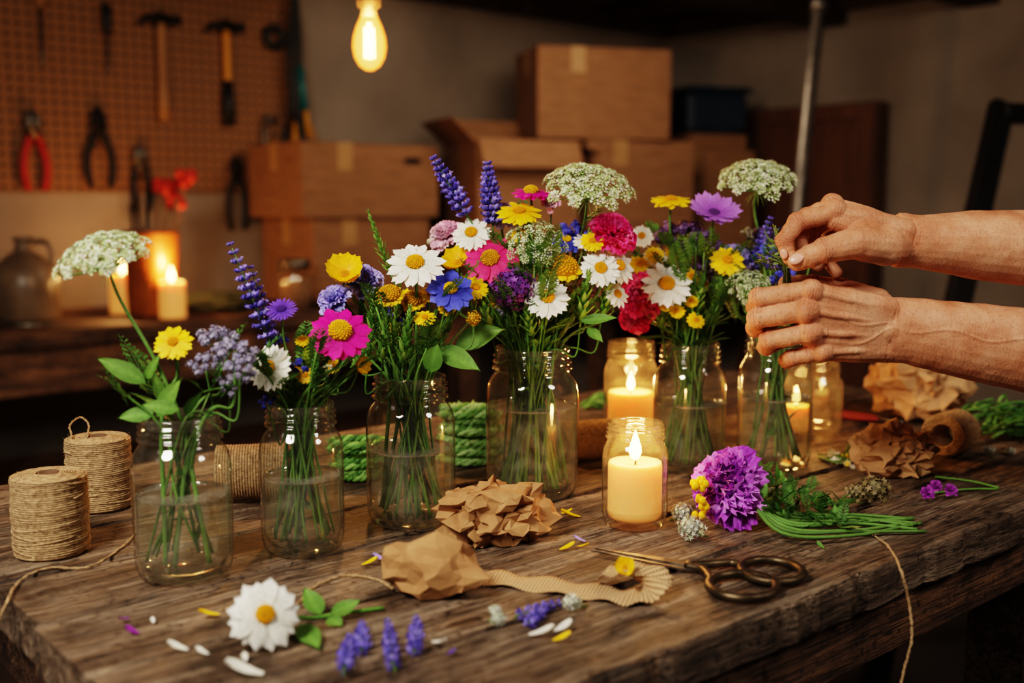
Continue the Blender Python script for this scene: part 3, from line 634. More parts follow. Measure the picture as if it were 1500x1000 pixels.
def leafspike(L,r,cols,n=40):
    mb=MB(); tube(mb,[(0,0,-L*.05),(0,0,L)],r*.07,r*.03,sides=5,col=cols[0])
    for k in range(n):
        t=k/n; a=k*2.39996; Rm=rotz(a)@rotx(.7+.5*t); petal(mb,r*(1.1-.7*t)*U(.8,1.2),r*.34*(1-.4*t),jit(cols[0]),jit(random.choice(cols)),Rm,np.array([0,0,L*t]),n=4,m=2,kind='leaf',curl=.1,cup=.2)
    return mb
def fern(L,W,cols,n=14):
    mb=MB(); tube(mb,spline([(0,0,0),(0,L*.5,L*.03),(0,L,-L*.08)],6),L*.012,L*.004,sides=4,col=cols[0])
    for k in range(n):
        t=.12+.86*k/n; l=W*.5*math.sin(math.pi*(t*.85+.12))
        for sg in(-1,1):
            Rm=rotz(sg*-1.0)@rotx(U(-.1,.25))
            b0=np.array([0,L*t,L*(.06*t-.12*t*t)])
            petal(mb,l,l*.3,jit(cols[0]),jit(random.choice(cols)),Rm,b0,n=3,m=2,kind='leaf')
            for q in (.4,.7):
                pp=b0+Rm@np.array([0,l*q,0])
                for s2 in(-1,1): petal(mb,l*.35,l*.12,cols[0],cols[-1],Rm@rotz(s2*.9),pp,n=2,m=2,kind='leaf')
    return mb
WH0,WH1=H('e8e8d8'),H('fffefa'); YC=H('f4ac08')
LAVC=[H('5c50ac'),H('6c60c0'),H('7e70cc'),H('4c429c'),H('8c80d4')]
QAL=[H('e0e8c8'),H('cddca8'),H('eef2dc'),H('b8cc8c')]
PURP=[H('6a3286'),H('7e3e9a'),H('8c50ac'),H('52286e')]
MAG=[H('f03a8c'),H('fa58a4'),H('dc2474'),H('ff7ab8')]
STAT=[H('a8a2bc'),H('bcb8cc'),H('928cac'),H('a09ac0')]
BLUE=[H('5456cc'),H('6668e0'),H('4242b0')]
def headfor(kind,R):
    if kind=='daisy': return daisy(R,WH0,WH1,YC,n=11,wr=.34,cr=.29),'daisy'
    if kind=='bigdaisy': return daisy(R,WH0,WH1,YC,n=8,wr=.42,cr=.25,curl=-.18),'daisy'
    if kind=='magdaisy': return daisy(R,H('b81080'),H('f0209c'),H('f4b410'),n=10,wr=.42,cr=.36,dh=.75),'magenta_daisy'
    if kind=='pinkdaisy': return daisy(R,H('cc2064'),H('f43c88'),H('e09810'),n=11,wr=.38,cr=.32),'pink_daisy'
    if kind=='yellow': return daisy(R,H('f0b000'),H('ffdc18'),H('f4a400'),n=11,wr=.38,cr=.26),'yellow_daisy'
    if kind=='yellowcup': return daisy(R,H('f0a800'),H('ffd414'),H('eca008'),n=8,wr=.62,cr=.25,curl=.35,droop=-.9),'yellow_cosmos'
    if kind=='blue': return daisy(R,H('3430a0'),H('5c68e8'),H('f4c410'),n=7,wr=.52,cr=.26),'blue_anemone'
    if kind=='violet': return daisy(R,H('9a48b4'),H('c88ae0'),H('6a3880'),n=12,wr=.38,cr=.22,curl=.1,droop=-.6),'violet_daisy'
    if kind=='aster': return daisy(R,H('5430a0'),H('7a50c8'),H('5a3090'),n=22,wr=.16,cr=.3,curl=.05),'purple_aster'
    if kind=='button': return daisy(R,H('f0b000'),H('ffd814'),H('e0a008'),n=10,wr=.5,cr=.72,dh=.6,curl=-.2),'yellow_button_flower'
    if kind=='billy': return pom(R,[H('f0b010'),H('fccc28')],90,1,.9),'billy_button'
    if kind=='carn': return carn(R,MAG),'pink_carnation'
    if kind=='lilac': return carn(R,[H('a8a0e4'),H('beb4f0'),H('9088d4')],34),'lilac_sweet_pea'
    if kind=='pink': return carn(R,[H('e8b8cc'),H('f4d4e0'),H('e0a4c0')],40),'pale_pink_stock'
    if kind=='pom': return pom(R,PURP,200),'purple_allium'
    if kind=='stat': return cluster(R,STAT,10,28,.085),'statice'
    if kind=='purpcl': return cluster(R,[H('7a5890'),H('9474aa'),H('64487c')],12,26,.09),'purple_yarrow'
    if kind=='whitecl': return cluster(R,[H('e8ecd4'),H('d8e0b8'),H('f4f4e8')],8,20,.10),'white_yarrow'
    if kind=='bluecl': return cluster(R,BLUE,7,20,.13),'blue_statice'
    if kind=='qal': return umbel(R,R*.62,QAL),'queen_annes_lace'
    if kind=='qal2': return umbel(R,R*.5,QAL,28,20),'queen_annes_lace'
    if kind=='bud': return pom(R,[H('b0c020'),H('92b028')],70,1.1,.9),'flower_bud'
cnt={}
def nm(n): cnt[n]=cnt.get(n,0)+1; return '%s_%d'%(n,cnt[n])
def alongY(d):
    X=nrm(np.cross(d,[0,0,1.])); return np.stack([X,d,np.cross(X,d)],1)
def bouquet(J,items,fillers=8,seed=1,leafy=12,reach=.07,tiny=None):
    random.seed(seed); np.random.seed(seed)
    j=JS[J]; b=j['b']; r=j['D']/2; Hh=j['H']; rn=r*.77-.009
    e=empty('wildflower_bouquet',(0,0,0)); Y0=b[1]
    used=[0]
    def stempath(Hd,n,back=.03):
        used[0]+=1; a=used[0]*2.39996+seed
        side=nrm(np.array([Hd[0]-b[0],Hd[1]-b[1],0])+1e-6)
        q=rn*math.sqrt(U(.05,.9)); neck=np.array([b[0],b[1],TH+Hh*.93])+np.array([math.cos(a),math.sin(a),0])*q*.6+side*rn*.35
        rb=(r-.009)*U(.6,.96); ab=U(0,6.283)
        if U(0,1)<.5: ab=math.atan2(-side[1],-side[0])+U(-1.,1.)
        bot=np.array([b[0]+rb*math.cos(ab),b[1]+rb*math.sin(ab),TH+.014])
        pre=Hd-n*back
        mid=(neck*.55+pre*.45)+np.array([0,0,.01])
        lo=bot*.5+neck*.5
        return [bot,lo,neck,mid,pre,Hd]
    if tiny:
        for (u,v,ru,rv,n,kinds) in tiny:
            for k in range(n):
                a=U(0,6.28); q=math.sqrt(R_()); items=items+[(random.choice(kinds),u+ru*q*math.cos(a),v+rv*q*math.sin(a),U(-.01,.045),U(18,32))]
    for it in items:
        kind,u,v,dY,size=it[:5]; n=it[5] if len(it)>5 else None
        Y=Y0+dY; p=site(u,v,Y); sc=Y/F; R=size/2*sc
        mb=MB()
        if kind in('lav','spike'):
            u2,v2=n; p2=site(u2,v2,Y+U(-.01,.01)); L=np.linalg.norm(p2-p); ax=nrm(p2-p)
            h=lavender(L,R,LAVC) if kind=='lav' else leafspike(L,R,[H('5a8438'),H('78a048'),H('90b058')])
            mb.put(h,frame(ax),p); tube(mb,spline(stempath(p,ax,.04),5),.0015,.0011,sides=6,col=jit(H('4f7a38'))); mb.build(nm('lavender_sprig' if kind=='lav' else 'goldenrod_spike'),[PLANT],parent=e); continue
        n=nrm(n if n is not None else (U(-.25,.25),-.8,.6))
        h,name=headfor(kind,R)
        if kind in('qal','qal2'):
            base=p-n*R*.45
            mb.put(h,frame(n,U(0,6)),base); hd=base
        else: mb.put(h,frame(n,U(0,6)),p); hd=p-n*R*.08
        back=.035 if kind not in('stat','purpcl','bluecl','whitecl') else .05
        sn=nrm(n*.6+np.array([0,0,.8])) if kind not in ('qal','qal2') else n
        tube(mb,spline(stempath(hd,sn,back),6),.0025 if R>.02 else .0014,.0015 if R>.02 else .001,sides=7,col=jit(H('5c8038'),.25),col2=jit(H('68904a'),.15))
        mb.build(nm(name),[PLANT],parent=e)
    mb=MB(); neck=np.array([b[0],b[1],TH+Hh*.95])
    for k in range(fillers):
        a=U(0,6.28); q=(r-.01)*U(.4,.9); bot=np.array([b[0]+q*math.cos(a),b[1]+q*math.sin(a),TH+.014+U(0,.02)])
        top=neck+np.array([-math.cos(a)*rn*.7,-math.sin(a)*rn*.7,0]); end=top+np.array([-math.cos(a)*U(.01,.06),-math.sin(a)*U(.0,.05)+.01,U(.03,reach)])
        tube(mb,spline([bot,(bot+top)/2+np.random.randn(3)*.004,top,end],5),U(.001,.0026),.001,sides=6,col=jit(random.choice(GR),.25))
        d=nrm(np.array([-math.cos(a),-math.sin(a),U(.6,2.)])); fr=fern(U(.045,.08),U(.022,.036),[GR[2],GR[1],GR[3]],11); mb.put(fr,alongY(d),end-d*.02)
        d2=nrm(np.array([U(-1,1),U(-1,.3),U(.5,1.4)])); mb.put(fern(U(.03,.05),U(.016,.024),[GR[2],GR[0],GR[3]],9),alongY(d2),top*.5+end*.5)
        if k%2: 
            for z in(.25,.5,.7): 
                pp=bot+(top-bot)*z; petal(mb,.022,.009,GR[2],GR[0],frame(nrm(np.random.randn(3)+[0,0,.5]),U(0,6)),pp,kind='leaf',n=5,m=2)
    for k in range(leafy):
        a=U(0,6.28); d=nrm(np.array([math.cos(a),math.sin(a),U(.5,1.8)]))
        petal(mb,U(.028,.045),U(.010,.016),jit(GR[2]),jit(random.choice(GR)),alongY(d),neck+np.array([math.cos(a),math.sin(a),0])*rn*.5+np.array([0,0,U(.0,.03)]),kind='leaf',curl=-.3,cup=.15,n=7,m=4)
    mb.build(nm('foliage'),[PLANT],parent=e)
    return e
def bigleaf(u,v,u2,v2,Y,wpx,par,name='leaf'):
    p=site(u,v,Y); q=site(u2,v2,Y-.012); d=nrm(q-p); L=np.linalg.norm(q-p); nrmv=nrm(np.array([.1,-.75,.6])); X=nrm(np.cross(d,nrmv)); Rm=np.stack([X,d,np.cross(X,d)],1)
    mb=MB(); petal(mb,L,wpx*Y/F,jit(GR[0],.1),jit(GR[3],.1),Rm,p,kind='leaf',curl=-.12,cup=.12,n=9,m=4); return mb.build(nm(name),[PLANT],parent=par)
e=bouquet('J1',[('qal',145,362,-.01,156,(-.22,-.36,1)),('yellow',253,500,.0,62,(.05,-.75,.65)),('stat',345,522,0,75,(.3,-.5,.8)),('stat',318,498,.03,75,(0,-.3,1)),('stat',300,535,.0,55,(-.1,-.5,.8)),('stat',352,545,-.02,50,(.3,-.5,.6)),('stat',335,565,.01,44,(.2,-.5,.6))],5,11,4,.05)
bigleaf(213,560,140,520,1.03,30,e); bigleaf(225,605,170,610,1.02,26,e); bigleaf(230,610,262,552,1.02,30,e); bigleaf(212,560,232,516,1.04,16,e); bigleaf(262,600,205,590,1.0,24,e); bigleaf(240,590,225,545,1.03,18,e)
e=bouquet('J2',[('lav',392,492,.0,29,(338,358)),('lav',402,505,.02,24,(368,392)),('aster',412,452,.0,50,(0,-.6,.8)),('daisy',393,538,-.03,78,(-.35,-.85,.35)),('bluecl',430,540,.0,48,(0,-.5,.8)),('bluecl',392,590,-.01,30,(-.3,-.6,.6)),
 ('magdaisy',498,485,-.02,96,(.15,-.75,.65)),('yellow',443,497,.02,26,(0,-.6,.8)),('bud',455,520,-.01,26),('yellowcup',528,535,.0,34,(.6,-.5,.1)),('bluecl',405,500,.03,40,(0,-.3,1)),('bud',470,508,.02,22)],10,12,10,.07,[(445,530,50,32,13,['bud','yellow','bluecl','whitecl'])])
e=bouquet('J3',[('spike',572,400,.01,38,(540,312)),('yellowcup',505,402,.0,68,(.1,-.75,.7)),('lilac',490,440,-.01,62,(-.4,-.6,.6)),('lilac',533,412,.02,64,(.1,-.6,.7)),('daisy',608,384,-.02,92,(0,-.7,.7)),('button',570,431,-.02,46,(-.1,-.6,.8)),('button',606,438,.0,42,(0,-.6,.8)),('yellow',622,464,-.02,36,(0,-.6,.8)),
 ('blue',660,422,-.02,78,(.15,-.75,.6)),('yellow',697,420,.02,44,(.2,-.7,.6)),('billy',693,466,-.02,24),('button',598,462,.02,30),('spike',560,535,-.02,50,(566,436)),('spike',590,535,-.03,54,(600,452)),('spike',540,525,0,48,(546,440)),('spike',618,535,.0,40,(640,450)),('spike',575,520,.02,50,(585,420)),('spike',530,500,.02,40,(528,440))],13,13,8,.11,[(585,450,70,35,14,['bud','yellow','whitecl','bluecl'])])
bigleaf(640,510,705,540,1.19,36,e); bigleaf(668,505,738,478,1.22,40,e); bigleaf(630,545,640,500,1.18,30,e)
e=bouquet('J4',[('lav',682,312,.0,30,(636,232)),('lav',722,325,.02,32,(714,240)),('pink',655,345,.03,58,(-.3,-.6,.6)),('daisy',690,340,-.01,64,(-.1,-.75,.65)),('yellow',760,308,-.0,70,(0,-.45,.9)),('magdaisy',778,280,.02,60,(0,-.25,1)),
 ('qal',863,262,.0,146,(.08,-.5,1)),('qal2',785,345,-.03,102,(0,-.7,.7)),('pinkdaisy',718,378,-.03,86,(-.1,-.8,.6)),('yellowcup',672,385,.0,56,(-.3,-.6,.7)),('carn',897,342,.01,80,(.35,-.6,.7)),('yellow',868,352,-.01,40,(0,-.7,.7)),('daisy',858,352,.01,42,(.1,-.5,.8)),
 ('blue',830,350,.02,56,(0,-.5,.8)),('button',826,391,-.02,56,(0,-.6,.8)),('pom',752,422,-.04,68),('daisy',802,434,-.05,72,(.05,-.85,.5)),('daisy',880,392,-.02,64,(.1,-.8,.5)),('daisy',908,388,.0,60,(.5,-.7,.5)),('lilac',735,315,.04,50),('yellow',668,420,-.01,52,(-.2,-.7,.6)),('pink',806,295,.03,34),('daisy',905,430,.0,46,(.5,-.6,.4)),('bluecl',840,345,.03,54),('spike',850,475,-.02,56,(862,400)),('spike',720,485,-.01,52,(700,405)),('spike',780,495,-.04,50,(770,440)),('spike',880,470,.0,50,(895,400)),('stat',790,378,.03,60,(0,-.4,1)),('yellow',690,418,-.02,40,(-.2,-.7,.6)),('whitecl',640,350,.04,40),('whitecl',845,420,.0,44),('pink',860,425,.02,46,(.1,-.6,.6)),('spike',740,470,.02,50,(735,385)),('yellow',730,440,.0,34)],24,14,18,.18,[(780,400,115,60,26,['yellow','bluecl','whitecl','bud','stat'])])
bigleaf(850,470,905,462,1.3,18,e); bigleaf(860,480,884,500,1.3,18,e); bigleaf(720,480,672,508,1.3,26,e)
e=bouquet('J5',[('carn',942,432,-.03,78,(-.3,-.8,.5)),('carn',932,462,-.02,56,(-.3,-.8,.2)),('daisy',977,415,-.05,80,(0,-.8,.6)),('daisy',940,345,.0,38,(0,-.8,.4)),('yellow',983,291,.0,62,(0,-.3,1)),('violet',1046,312,-.01,84,(.1,-.55,.8)),('purpcl',1002,352,.02,98,(0,-.4,1)),('purpcl',1040,370,.03,64,(0,-.4,1)),
 ('yellow',936,386,-.01,36,(0,-.7,.7)),('daisy',960,375,.0,40,(0,-.7,.7)),('yellow',1066,380,-.02,56,(0,-.7,.6)),('yellow',960,372,-.01,32),('yellow',992,455,-.05,26),('yellow',1020,468,-.05,30),('yellow',975,446,-.05,24),('yellow',1012,440,-.04,24),('lilac',1078,378,.02,54),('spike',1010,485,-.03,60,(1030,405)),('spike',970,485,-.03,54,(960,425)),('spike',1040,475,0,54,(1060,395)),('whitecl',1040,420,.02,40),('purpcl',1030,400,.01,46)],22,15,14,.15,[(1005,405,75,60,22,['yellow','whitecl','bluecl','bud','stat'])])
e=bouquet('J6',[('qal',1112,252,.0,128,(-.02,-.42,1)),('qal2',1100,412,-.08,78,(0,-.7,.7)),('bluecl',1125,378,-.02,58,(0,-.6,.8)),('lilac',1095,380,.02,50),('purpcl',1120,350,.02,54,(.1,-.4,1)),('bluecl',1150,410,-.05,50),('spike',1105,470,-.02,44,(1090,405)),('lav',1100,400,.0,22,(1128,320)),('spike',1140,470,.0,44,(1120,400))],12,16,10,.12,[(1105,385,35,45,8,['bluecl','whitecl','bud'])])
# ================================================================= hands
def capsule(mb,a,b,ra,rb,ns=14):
    a=np.asarray(a);b=np.asarray(b); ell(mb,a,ra,nu=ns,nv=9); ell(mb,b,rb,nu=ns,nv=9); tube(mb,[a,b],ra*.995,rb*.995,sides=ns)
def loft(mb,P,RA,RB,axis,sides=24):
    P=[np.asarray(p) for p in P]; n=len(P); V=[]
    for i in range(n):
        T=nrm(P[min(i+1,n-1)]-P[max(i-1,0)]); X=nrm(axis-T*(axis@T)); Y=np.cross(T,X)
        for j in range(sides): a=2*math.pi*j/sides; V.append(P[i]+X*math.cos(a)*RA[i]+Y*math.sin(a)*RB[i])
    Fc=[(i*sides+j,i*sides+(j+1)%sides,(i+1)*sides+(j+1)%sides,(i+1)*sides+j) for i in range(n-1) for j in range(sides)]
    Fc.append(tuple(reversed(range(sides)))); Fc.append(tuple((n-1)*sides+j for j in range(sides))); mb.add(V,Fc)
def arm(name,wr,fore,mcps,fingers,thumb,dors,nails,rs=1.,pthick=.011,thk=1.):
    mb=MB(); dors=nrm(dors)
    wi,wl=wr
    M=[np.asarray(m) for m in mcps]
    for k in range(10):
        t=k/9; x=t*3; i=min(2,int(x)); q=M[i]*(1-(x-i))+M[i+1]*(x-i); w=wi*(1-t)+wl*t
        mid=(q+w)/2+dors*.002
        capsule(mb,w,mid,.0175,.0145); capsule(mb,mid,q-dors*.001,.0145,.0112)
        capsule(mb,w-dors*.006,mid-dors*pthick,.0175,.016); capsule(mb,mid-dors*pthick,q-dors*(pthick*.75),.016,.012)
    for i in range(4):
        a=M[i]*.1+(wi*(1-i/3)+wl*(i/3))*.9+dors*.0137; b=M[i]+dors*.0068; m_=(a+b)/2+dors*.0046; capsule(mb,a,m_,.0030,.0038); capsule(mb,m_,b,.0038,.0055)
    rad=[(.0112,.0102,.0090,.0078),(.0115,.0105,.0092,.0080),(.0110,.0100,.0088,.0077),(.0098,.0088,.0078,.0069)]
    joints=[]
    for i,f in enumerate(fingers):
        P=[M[i]]+[np.asarray(p) for p in f]; r=[x*rs for x in rad[i]]
        for k in range(3):
            capsule(mb,P[k],P[k+1],r[k]*.94,r[k+1]*.94)
            ell(mb,(P[k]+P[k+1])/2,r[k+1]*1.05,nu=12,nv=8)
        for k in(1,2): ell(mb,P[k],r[k]*1.07,nu=14,nv=9); joints.append((P[k],nrm(P[k+1]-P[k-1]),r[k],1.))
        ell(mb,M[i]+dors*.0028,r[0]*1.12,nu=14,nv=9); joints.append((M[i]+dors*.004,nrm(P[1]-wi*.5-wl*.5),r[0]*1.2,.6))
    T=[np.asarray(p) for p in thumb]; tr=[.0205*thk,.0165*thk,.0128*thk,.0100*thk]
    for k in range(3): capsule(mb,T[k],T[k+1],tr[k],tr[k+1])
    ell(mb,T[2],tr[2]*1.06,nu=14,nv=9); joints.append((T[2],nrm(T[3]-T[1]),tr[2],1.)); joints.append((T[1],nrm(T[2]-T[0]),tr[1],.6))
    ell(mb,(T[2]+T[3])/2,.0122*thk,nu=14,nv=9)
    capsule(mb,(T[1]+T[0])/2,(M[0]+wi)/2,.016,.015); capsule(mb,T[1],M[0]*.55+wi*.45,.012,.013); capsule(mb,T[0],(wi+wl)/2,.020,.022)
    loft(mb,[f[0] for f in fore],[f[1] for f in fore],[f[2] for f in fore],np.array([0,0,1.]))
    # superficial veins and the extensor tendons of the forearm
    c0,c1,c2=fore[2][0],fore[3][0],fore[4][0]
    e=empty(name)
    ob=mb.build('hand_and_forearm',[SKIN],parent=e)
    rm=ob.modifiers.new('Remesh','REMESH'); rm.mode='VOXEL'; rm.voxel_size=.0011; rm.use_smooth_shade=True
    sm=ob.modifiers.new('Smooth','SMOOTH'); sm.factor=.5; sm.iterations=8
    bpy.context.view_layer.update(); dg=bpy.context.evaluated_depsgraph_get(); me=bpy.data.meshes.new_from_object(ob.evaluated_get(dg))
    ob.modifiers.clear(); ob.data=me
    if not me.materials: me.materials.append(SKIN)
    n=len(me.vertices); co=np.empty(n*3,np.float32); me.vertices.foreach_get('co',co); co=co.reshape(-1,3).astype(float)
    no=np.empty(n*3,np.float32); me.vertex_normals.foreach_get('vector',no); no=no.reshape(-1,3).astype(float)
    col=np.ones((n,4)); dsp=np.zeros(n)
    for (J,ax,r,wt) in joints:
        dl=co-J; s=dl@ax; rad_=np.linalg.norm(dl-s[:,None]*ax,axis=1); m=(rad_<r*1.7)&(np.abs(s)<.014)
        g=np.exp(-(s/.0052)**2)*m*wt
        wv=.5+.5*np.cos(2*math.pi*(s+.0006*np.sin(rad_*900+dl[:,2]*400))/.0034)
        dsp-=g*(1-wv)*.00055
        dark=g*(1-wv)*.42; red=np.exp(-(s/.009)**2)*m*wt  # groove shade put into the colour; redness is the skin's own
        col[:,0]*=1-dark*.75; col[:,1]*=(1-dark)*(1-.12*red); col[:,2]*=(1-dark)*(1-.16*red)
    # crease rings at the wrist, soft large-scale unevenness
    ax=nrm(fore[2][0]-(wi+wl)/2)
    for off,am in ((.000,.0005),(.006,.00035)):
        s=(co-((wi+wl)/2+ax*off))@ax+.0012*np.sin(co[:,2]*210+co[:,1]*90); g=np.exp(-(s/.0011)**2); dsp-=g*am; col[:,1]*=1-.14*g; col[:,2]*=1-.18*g
    dsp+=.00030*np.sin(co[:,0]*170+1.3*np.sin(co[:,2]*140))*np.sin(co[:,2]*190+co[:,1]*120)
    # branching veins on the back of hand / forearm
    hand=(M[1]+M[2])/2; A=[(hand+(wi-hand)*.35,wi*.6+wl*.4),(M[3]*.7+M[2]*.3+(wl-M[3])*.3,wi*.5+wl*.5),(wi*.6+wl*.4,fore[4][0]+np.array([0,0,.01]))]
    for (a,b) in A:
        L=np.linalg.norm(b-a); u_=nrm(b-a); t=(co-a)@u_; up=nrm(np.cross(u_,dors)); lat=(co-a)@up-.004*np.sin(t*70); m=(t>0)&(t<L)&(no@dors>.15)
        dsp+=np.exp(-(lat/.0017)**2)*m*np.sin(np.clip(t/L,0,1)*math.pi)**.5*.0009
    co+=no*dsp[:,None]
    me.vertices.foreach_set('co',co.astype(np.float32).ravel())
    for c_ in [c.name for c in me.color_attributes]: me.color_attributes.remove(me.color_attributes[c_])
    at=me.color_attributes.new('Col','FLOAT_COLOR','POINT'); at.data.foreach_set('color',col.astype(np.float32).ravel())
    me.polygons.foreach_set('use_smooth',[True]*len(me.polygons)); me.update()
    for (pp,ax,nn,r) in nails:
        ax=nrm(ax); nn=nrm(np.asarray(nn)-ax*(np.asarray(nn)@ax)); X=np.cross(ax,nn); nb=MB()
        ell(nb,np.asarray(pp),(r*.78,r*1.05,r*.30),nu=16,nv=8,Rm=np.stack([X,ax,nn],1)); nb.build('nail',[NAIL],parent=e)
    return e
S=site
mc=[S(1222,311,1.222),S(1219,304,1.243),S(1226,311,1.263),S(1240,326,1.282)]
fi=[[S(1168,325,1.215),S(1148,352,1.212),S(1155,378,1.212)],
    [S(1182,318,1.240),S(1170,344,1.238),S(1174,370,1.232)],
    [S(1192,335,1.258),S(1188,364,1.255),S(1198,388,1.246)],
    [S(1214,350,1.274),S(1210,380,1.268),S(1226,400,1.258)]]
th=[S(1296,360,1.222),S(1252,356,1.202),S(1208,366,1.196),S(1168,383,1.203)]
fa=[(S(1312,352,1.252),.031,.028),(S(1345,354,1.254),.031,.032),(S(1380,356,1.256),.034,.035),(S(1430,359,1.26),.040,.038),(S(1500,363,1.265),.044,.042),(S(1620,370,1.275),.047,.045),(S(1760,380,1.29),.045,.045)]
tn=S(1166,379,1.1918)
arm('human_arm',(S(1322,342,1.238),S(1326,362,1.268)),fa,mc,fi,th,(0,-.05,1),[(tn,S(1168,383,1.2)-S(1208,366,1.196),(-.1,-.9,.45),.0080),(S(1148,372,1.2030),fi[0][2]-fi[0][1],(-.6,-.8,0.1),.0055)],rs=1.08,thk=1.12)
mc=[S(1186,426,1.216),S(1180,455,1.211),S(1186,486,1.214),S(1204,514,1.222)]
fi=[[S(1112,436,1.222),S(1106,450,1.254),S(1128,446,1.272)],
    [S(1110,466,1.220),S(1106,480,1.250),S(1130,474,1.268)],
    [S(1126,498,1.224),S(1122,508,1.252),S(1146,500,1.268)],
    [S(1160,524,1.230),S(1152,528,1.254),S(1172,520,1.268)]]
th=[S(1282,446,1.258),S(1234,428,1.268),S(1190,418,1.272),S(1152,416,1.262)]
fa=[(S(1298,483,1.250),.038,.024),(S(1330,484,1.252),.039,.027),(S(1375,492,1.256),.042,.031),(S(1430,501,1.262),.046,.036),(S(1510,514,1.27),.050,.041),(S(1640,532,1.285),.054,.045),(S(1780,552,1.30),.052,.045)]
arm('human_arm',(S(1296,454,1.243),S(1296,510,1.248)),fa,mc,fi,th,(.05,-1,.05),[(S(1156,405,1.262),th[3]-th[2],(0,-.2,1),.007)],rs=1.17)
random.seed(5); np.random.seed(5)
mb=MB(); pin=S(1150,392,1.218)
for k in range(18):
    tip=S(1144+U(-42,10),358+U(-30,36),1.222+U(-.015,.02)); low=S(1150+U(-10,14),470,1.30+U(-.01,.02))
    tube(mb,spline([low,pin+np.random.randn(3)*.002,tip],5),.0012,.0007,sides=5,col=jit(H('6a7a3c'),.2))
    for q in range(16):
        t=U(.1,1); p=pin*(1-t)+tip*t+np.random.randn(3)*.003; d=nrm(np.random.randn(3)+[0,-.3,.5])
        if R_()<.45: petal(mb,.009,.0035,H('5c7034'),H('7a8c48'),frame(d),p,kind='leaf',n=3,m=2)
        else: floret(mb,p,d,U(.002,.0036),jit(random.choice([H('6a5aa4'),H('4c4a90'),H('8a6a8c'),H('9a90c0')]),.2))
mb.build('dried_flower_sprig',[PLANT])
# ================================================================= table-top things
def spool(u,v,r,h,name='twine_spool'):
    p=tab(u,v); e=empty(name,(p[0],p[1],TH+.001)); mb=MB(); tr=.00125
    lathe(mb,[(.010,0.0),(r-.002,0.0),(r-.0015,h-.001),(.010,h-.001)],40)
    turns=int(h/(2*tr*.92)); P=[]
    for i in range(turns*30):
        a=i*2*math.pi/30; z=tr+(h-2*tr)*i/(turns*30); f=z/h; rr=r-tr*.6+.0003*math.sin(i*.37)+.0004*math.sin(i*.013)+.0012*math.sin(math.pi*f); P.append((rr*math.cos(a),rr*math.sin(a),z+.0005*math.sin(a+i*.004)))
    tube(mb,P,tr*1.1,sides=6)
    P=[]; tn_=int((r-.012)/(2*tr))
    for i in range(tn_*26):
        a=i*2*math.pi/26; rr=.012+(r-.0125)*i/(tn_*26); P.append((rr*math.cos(a),rr*math.sin(a),h-.0005+.0012*math.sin(rr*140)))
    tube(mb,P,tr*1.1,sides=5)
    for k in range(9):
        a0=U(0,6.28); sg=1 if k%2 else -1; L_=U(1.5,2.6)
        Q=[((r+.0009)*math.cos(a0+sg*t*L_),(r+.0009)*math.sin(a0+sg*t*L_),.006+(h-.012)*(k/9+.12*t)) for t in np.linspace(0,1,16)]; tube(mb,Q,tr*.9,sides=5)
    for k in range(260):
        a=U(0,6.28); z=U(0.002,h); q=np.array([(r+.0006)*math.cos(a),(r+.0006)*math.sin(a),z]); d=nrm(np.array([math.cos(a+U(-1.2,1.2)),math.sin(a+U(-1.2,1.2)),U(-.6,.6)])); tube(mb,[q,q+d*U(.001,.0035)+np.array([0,0,.0004])],.00012,sides=3,cap=False)
    mb.build('twine',[JUTE],parent=e)
    mb=MB(); lathe(mb,[(.0085,.001),(.0105,.001),(.0105,h+.002),(.0085,h+.002),(.0085,.001)],20); mb.build('core',[CARDD],parent=e)
    return e
spool(77,808,.0365,.083); spool(148,742,.0365,.085)
def twine(name,pts,r=.0012):
    mb=MB(); P=spline(pts,10)
    for i in range(1,len(P)-1): P[i]=P[i]+np.array([U(-1,1),U(-1,1),U(0,.4)])*.0005
    for s_ in (0,math.pi):
        Q=[]
        for i,p in enumerate(P):
            a=i*.9+s_; Q.append(p+np.array([math.cos(a)*r*.45,0,math.sin(a)*r*.45]))
        tube(mb,Q,r*.7,sides=5)
    return mb.build(name,[JUTE])
g=.0022
twine('twine_strand',[tab(200,778,g),tab(180,800,g),tab(130,830,g),tab(70,832,g),tab(30,850,g),tab(8,885,g),tab(-6,930,-.03),tab(-2,965,-.08)])
twine('twine_strand',[tab(105,640,.089),tab(103,622,.092),tab(118,611,.094),tab(130,622,.092),tab(128,640,.089)])
twine('twine_strand',[tab(322,893,g),tab(370,884,g),tab(430,886,g),tab(455,862,g),tab(500,843,g),tab(550,848,g),tab(575,862,g)])
twine('twine_strand',[tab(1190,768,g),tab(1250,772,g),tab(1296,795,g),site(1318,830,.997),site(1331,880,.99),site(1336,930,.985),site(1326,975,.985),site(1318,1010,.985)])
def roll(u,v,r,L,ang,mat_,name):
    p=tab(u,v); mb=MB(); tr=.0016
    t_=int(L/(2*tr)); P=[]
    for i in range(t_*26): a=i*2*math.pi/26; P.append((-L/2+L*i/(t_*26),r*math.cos(a),r*math.sin(a)))
    tube(mb,P,tr,sides=5)
    pr=[(r*.55,-L/2),(r*.98,-L/2),(r,-L/2+.002),(r,L/2-.002),(r*.98,L/2),(r*.55,L/2),(r*.5,L/2-.02),(r*.5,-L/2+.02),(r*.55,-L/2)]
    mm=MB(); lathe(mm,pr,36); mb.put(mm,roty(math.pi/2),None)
    for q in (.6,.7,.8,.9): 
        for sx in(-1,1): tube(mb,[(sx*(L/2),r*q*math.cos(a),r*q*math.sin(a)) for a in np.linspace(0,2*math.pi,25)[:-1]],.0012,sides=4,closed=True)
    return mb.build(name,[mat_],loc=(p[0],p[1],TH+r+.0025),rotz=ang)
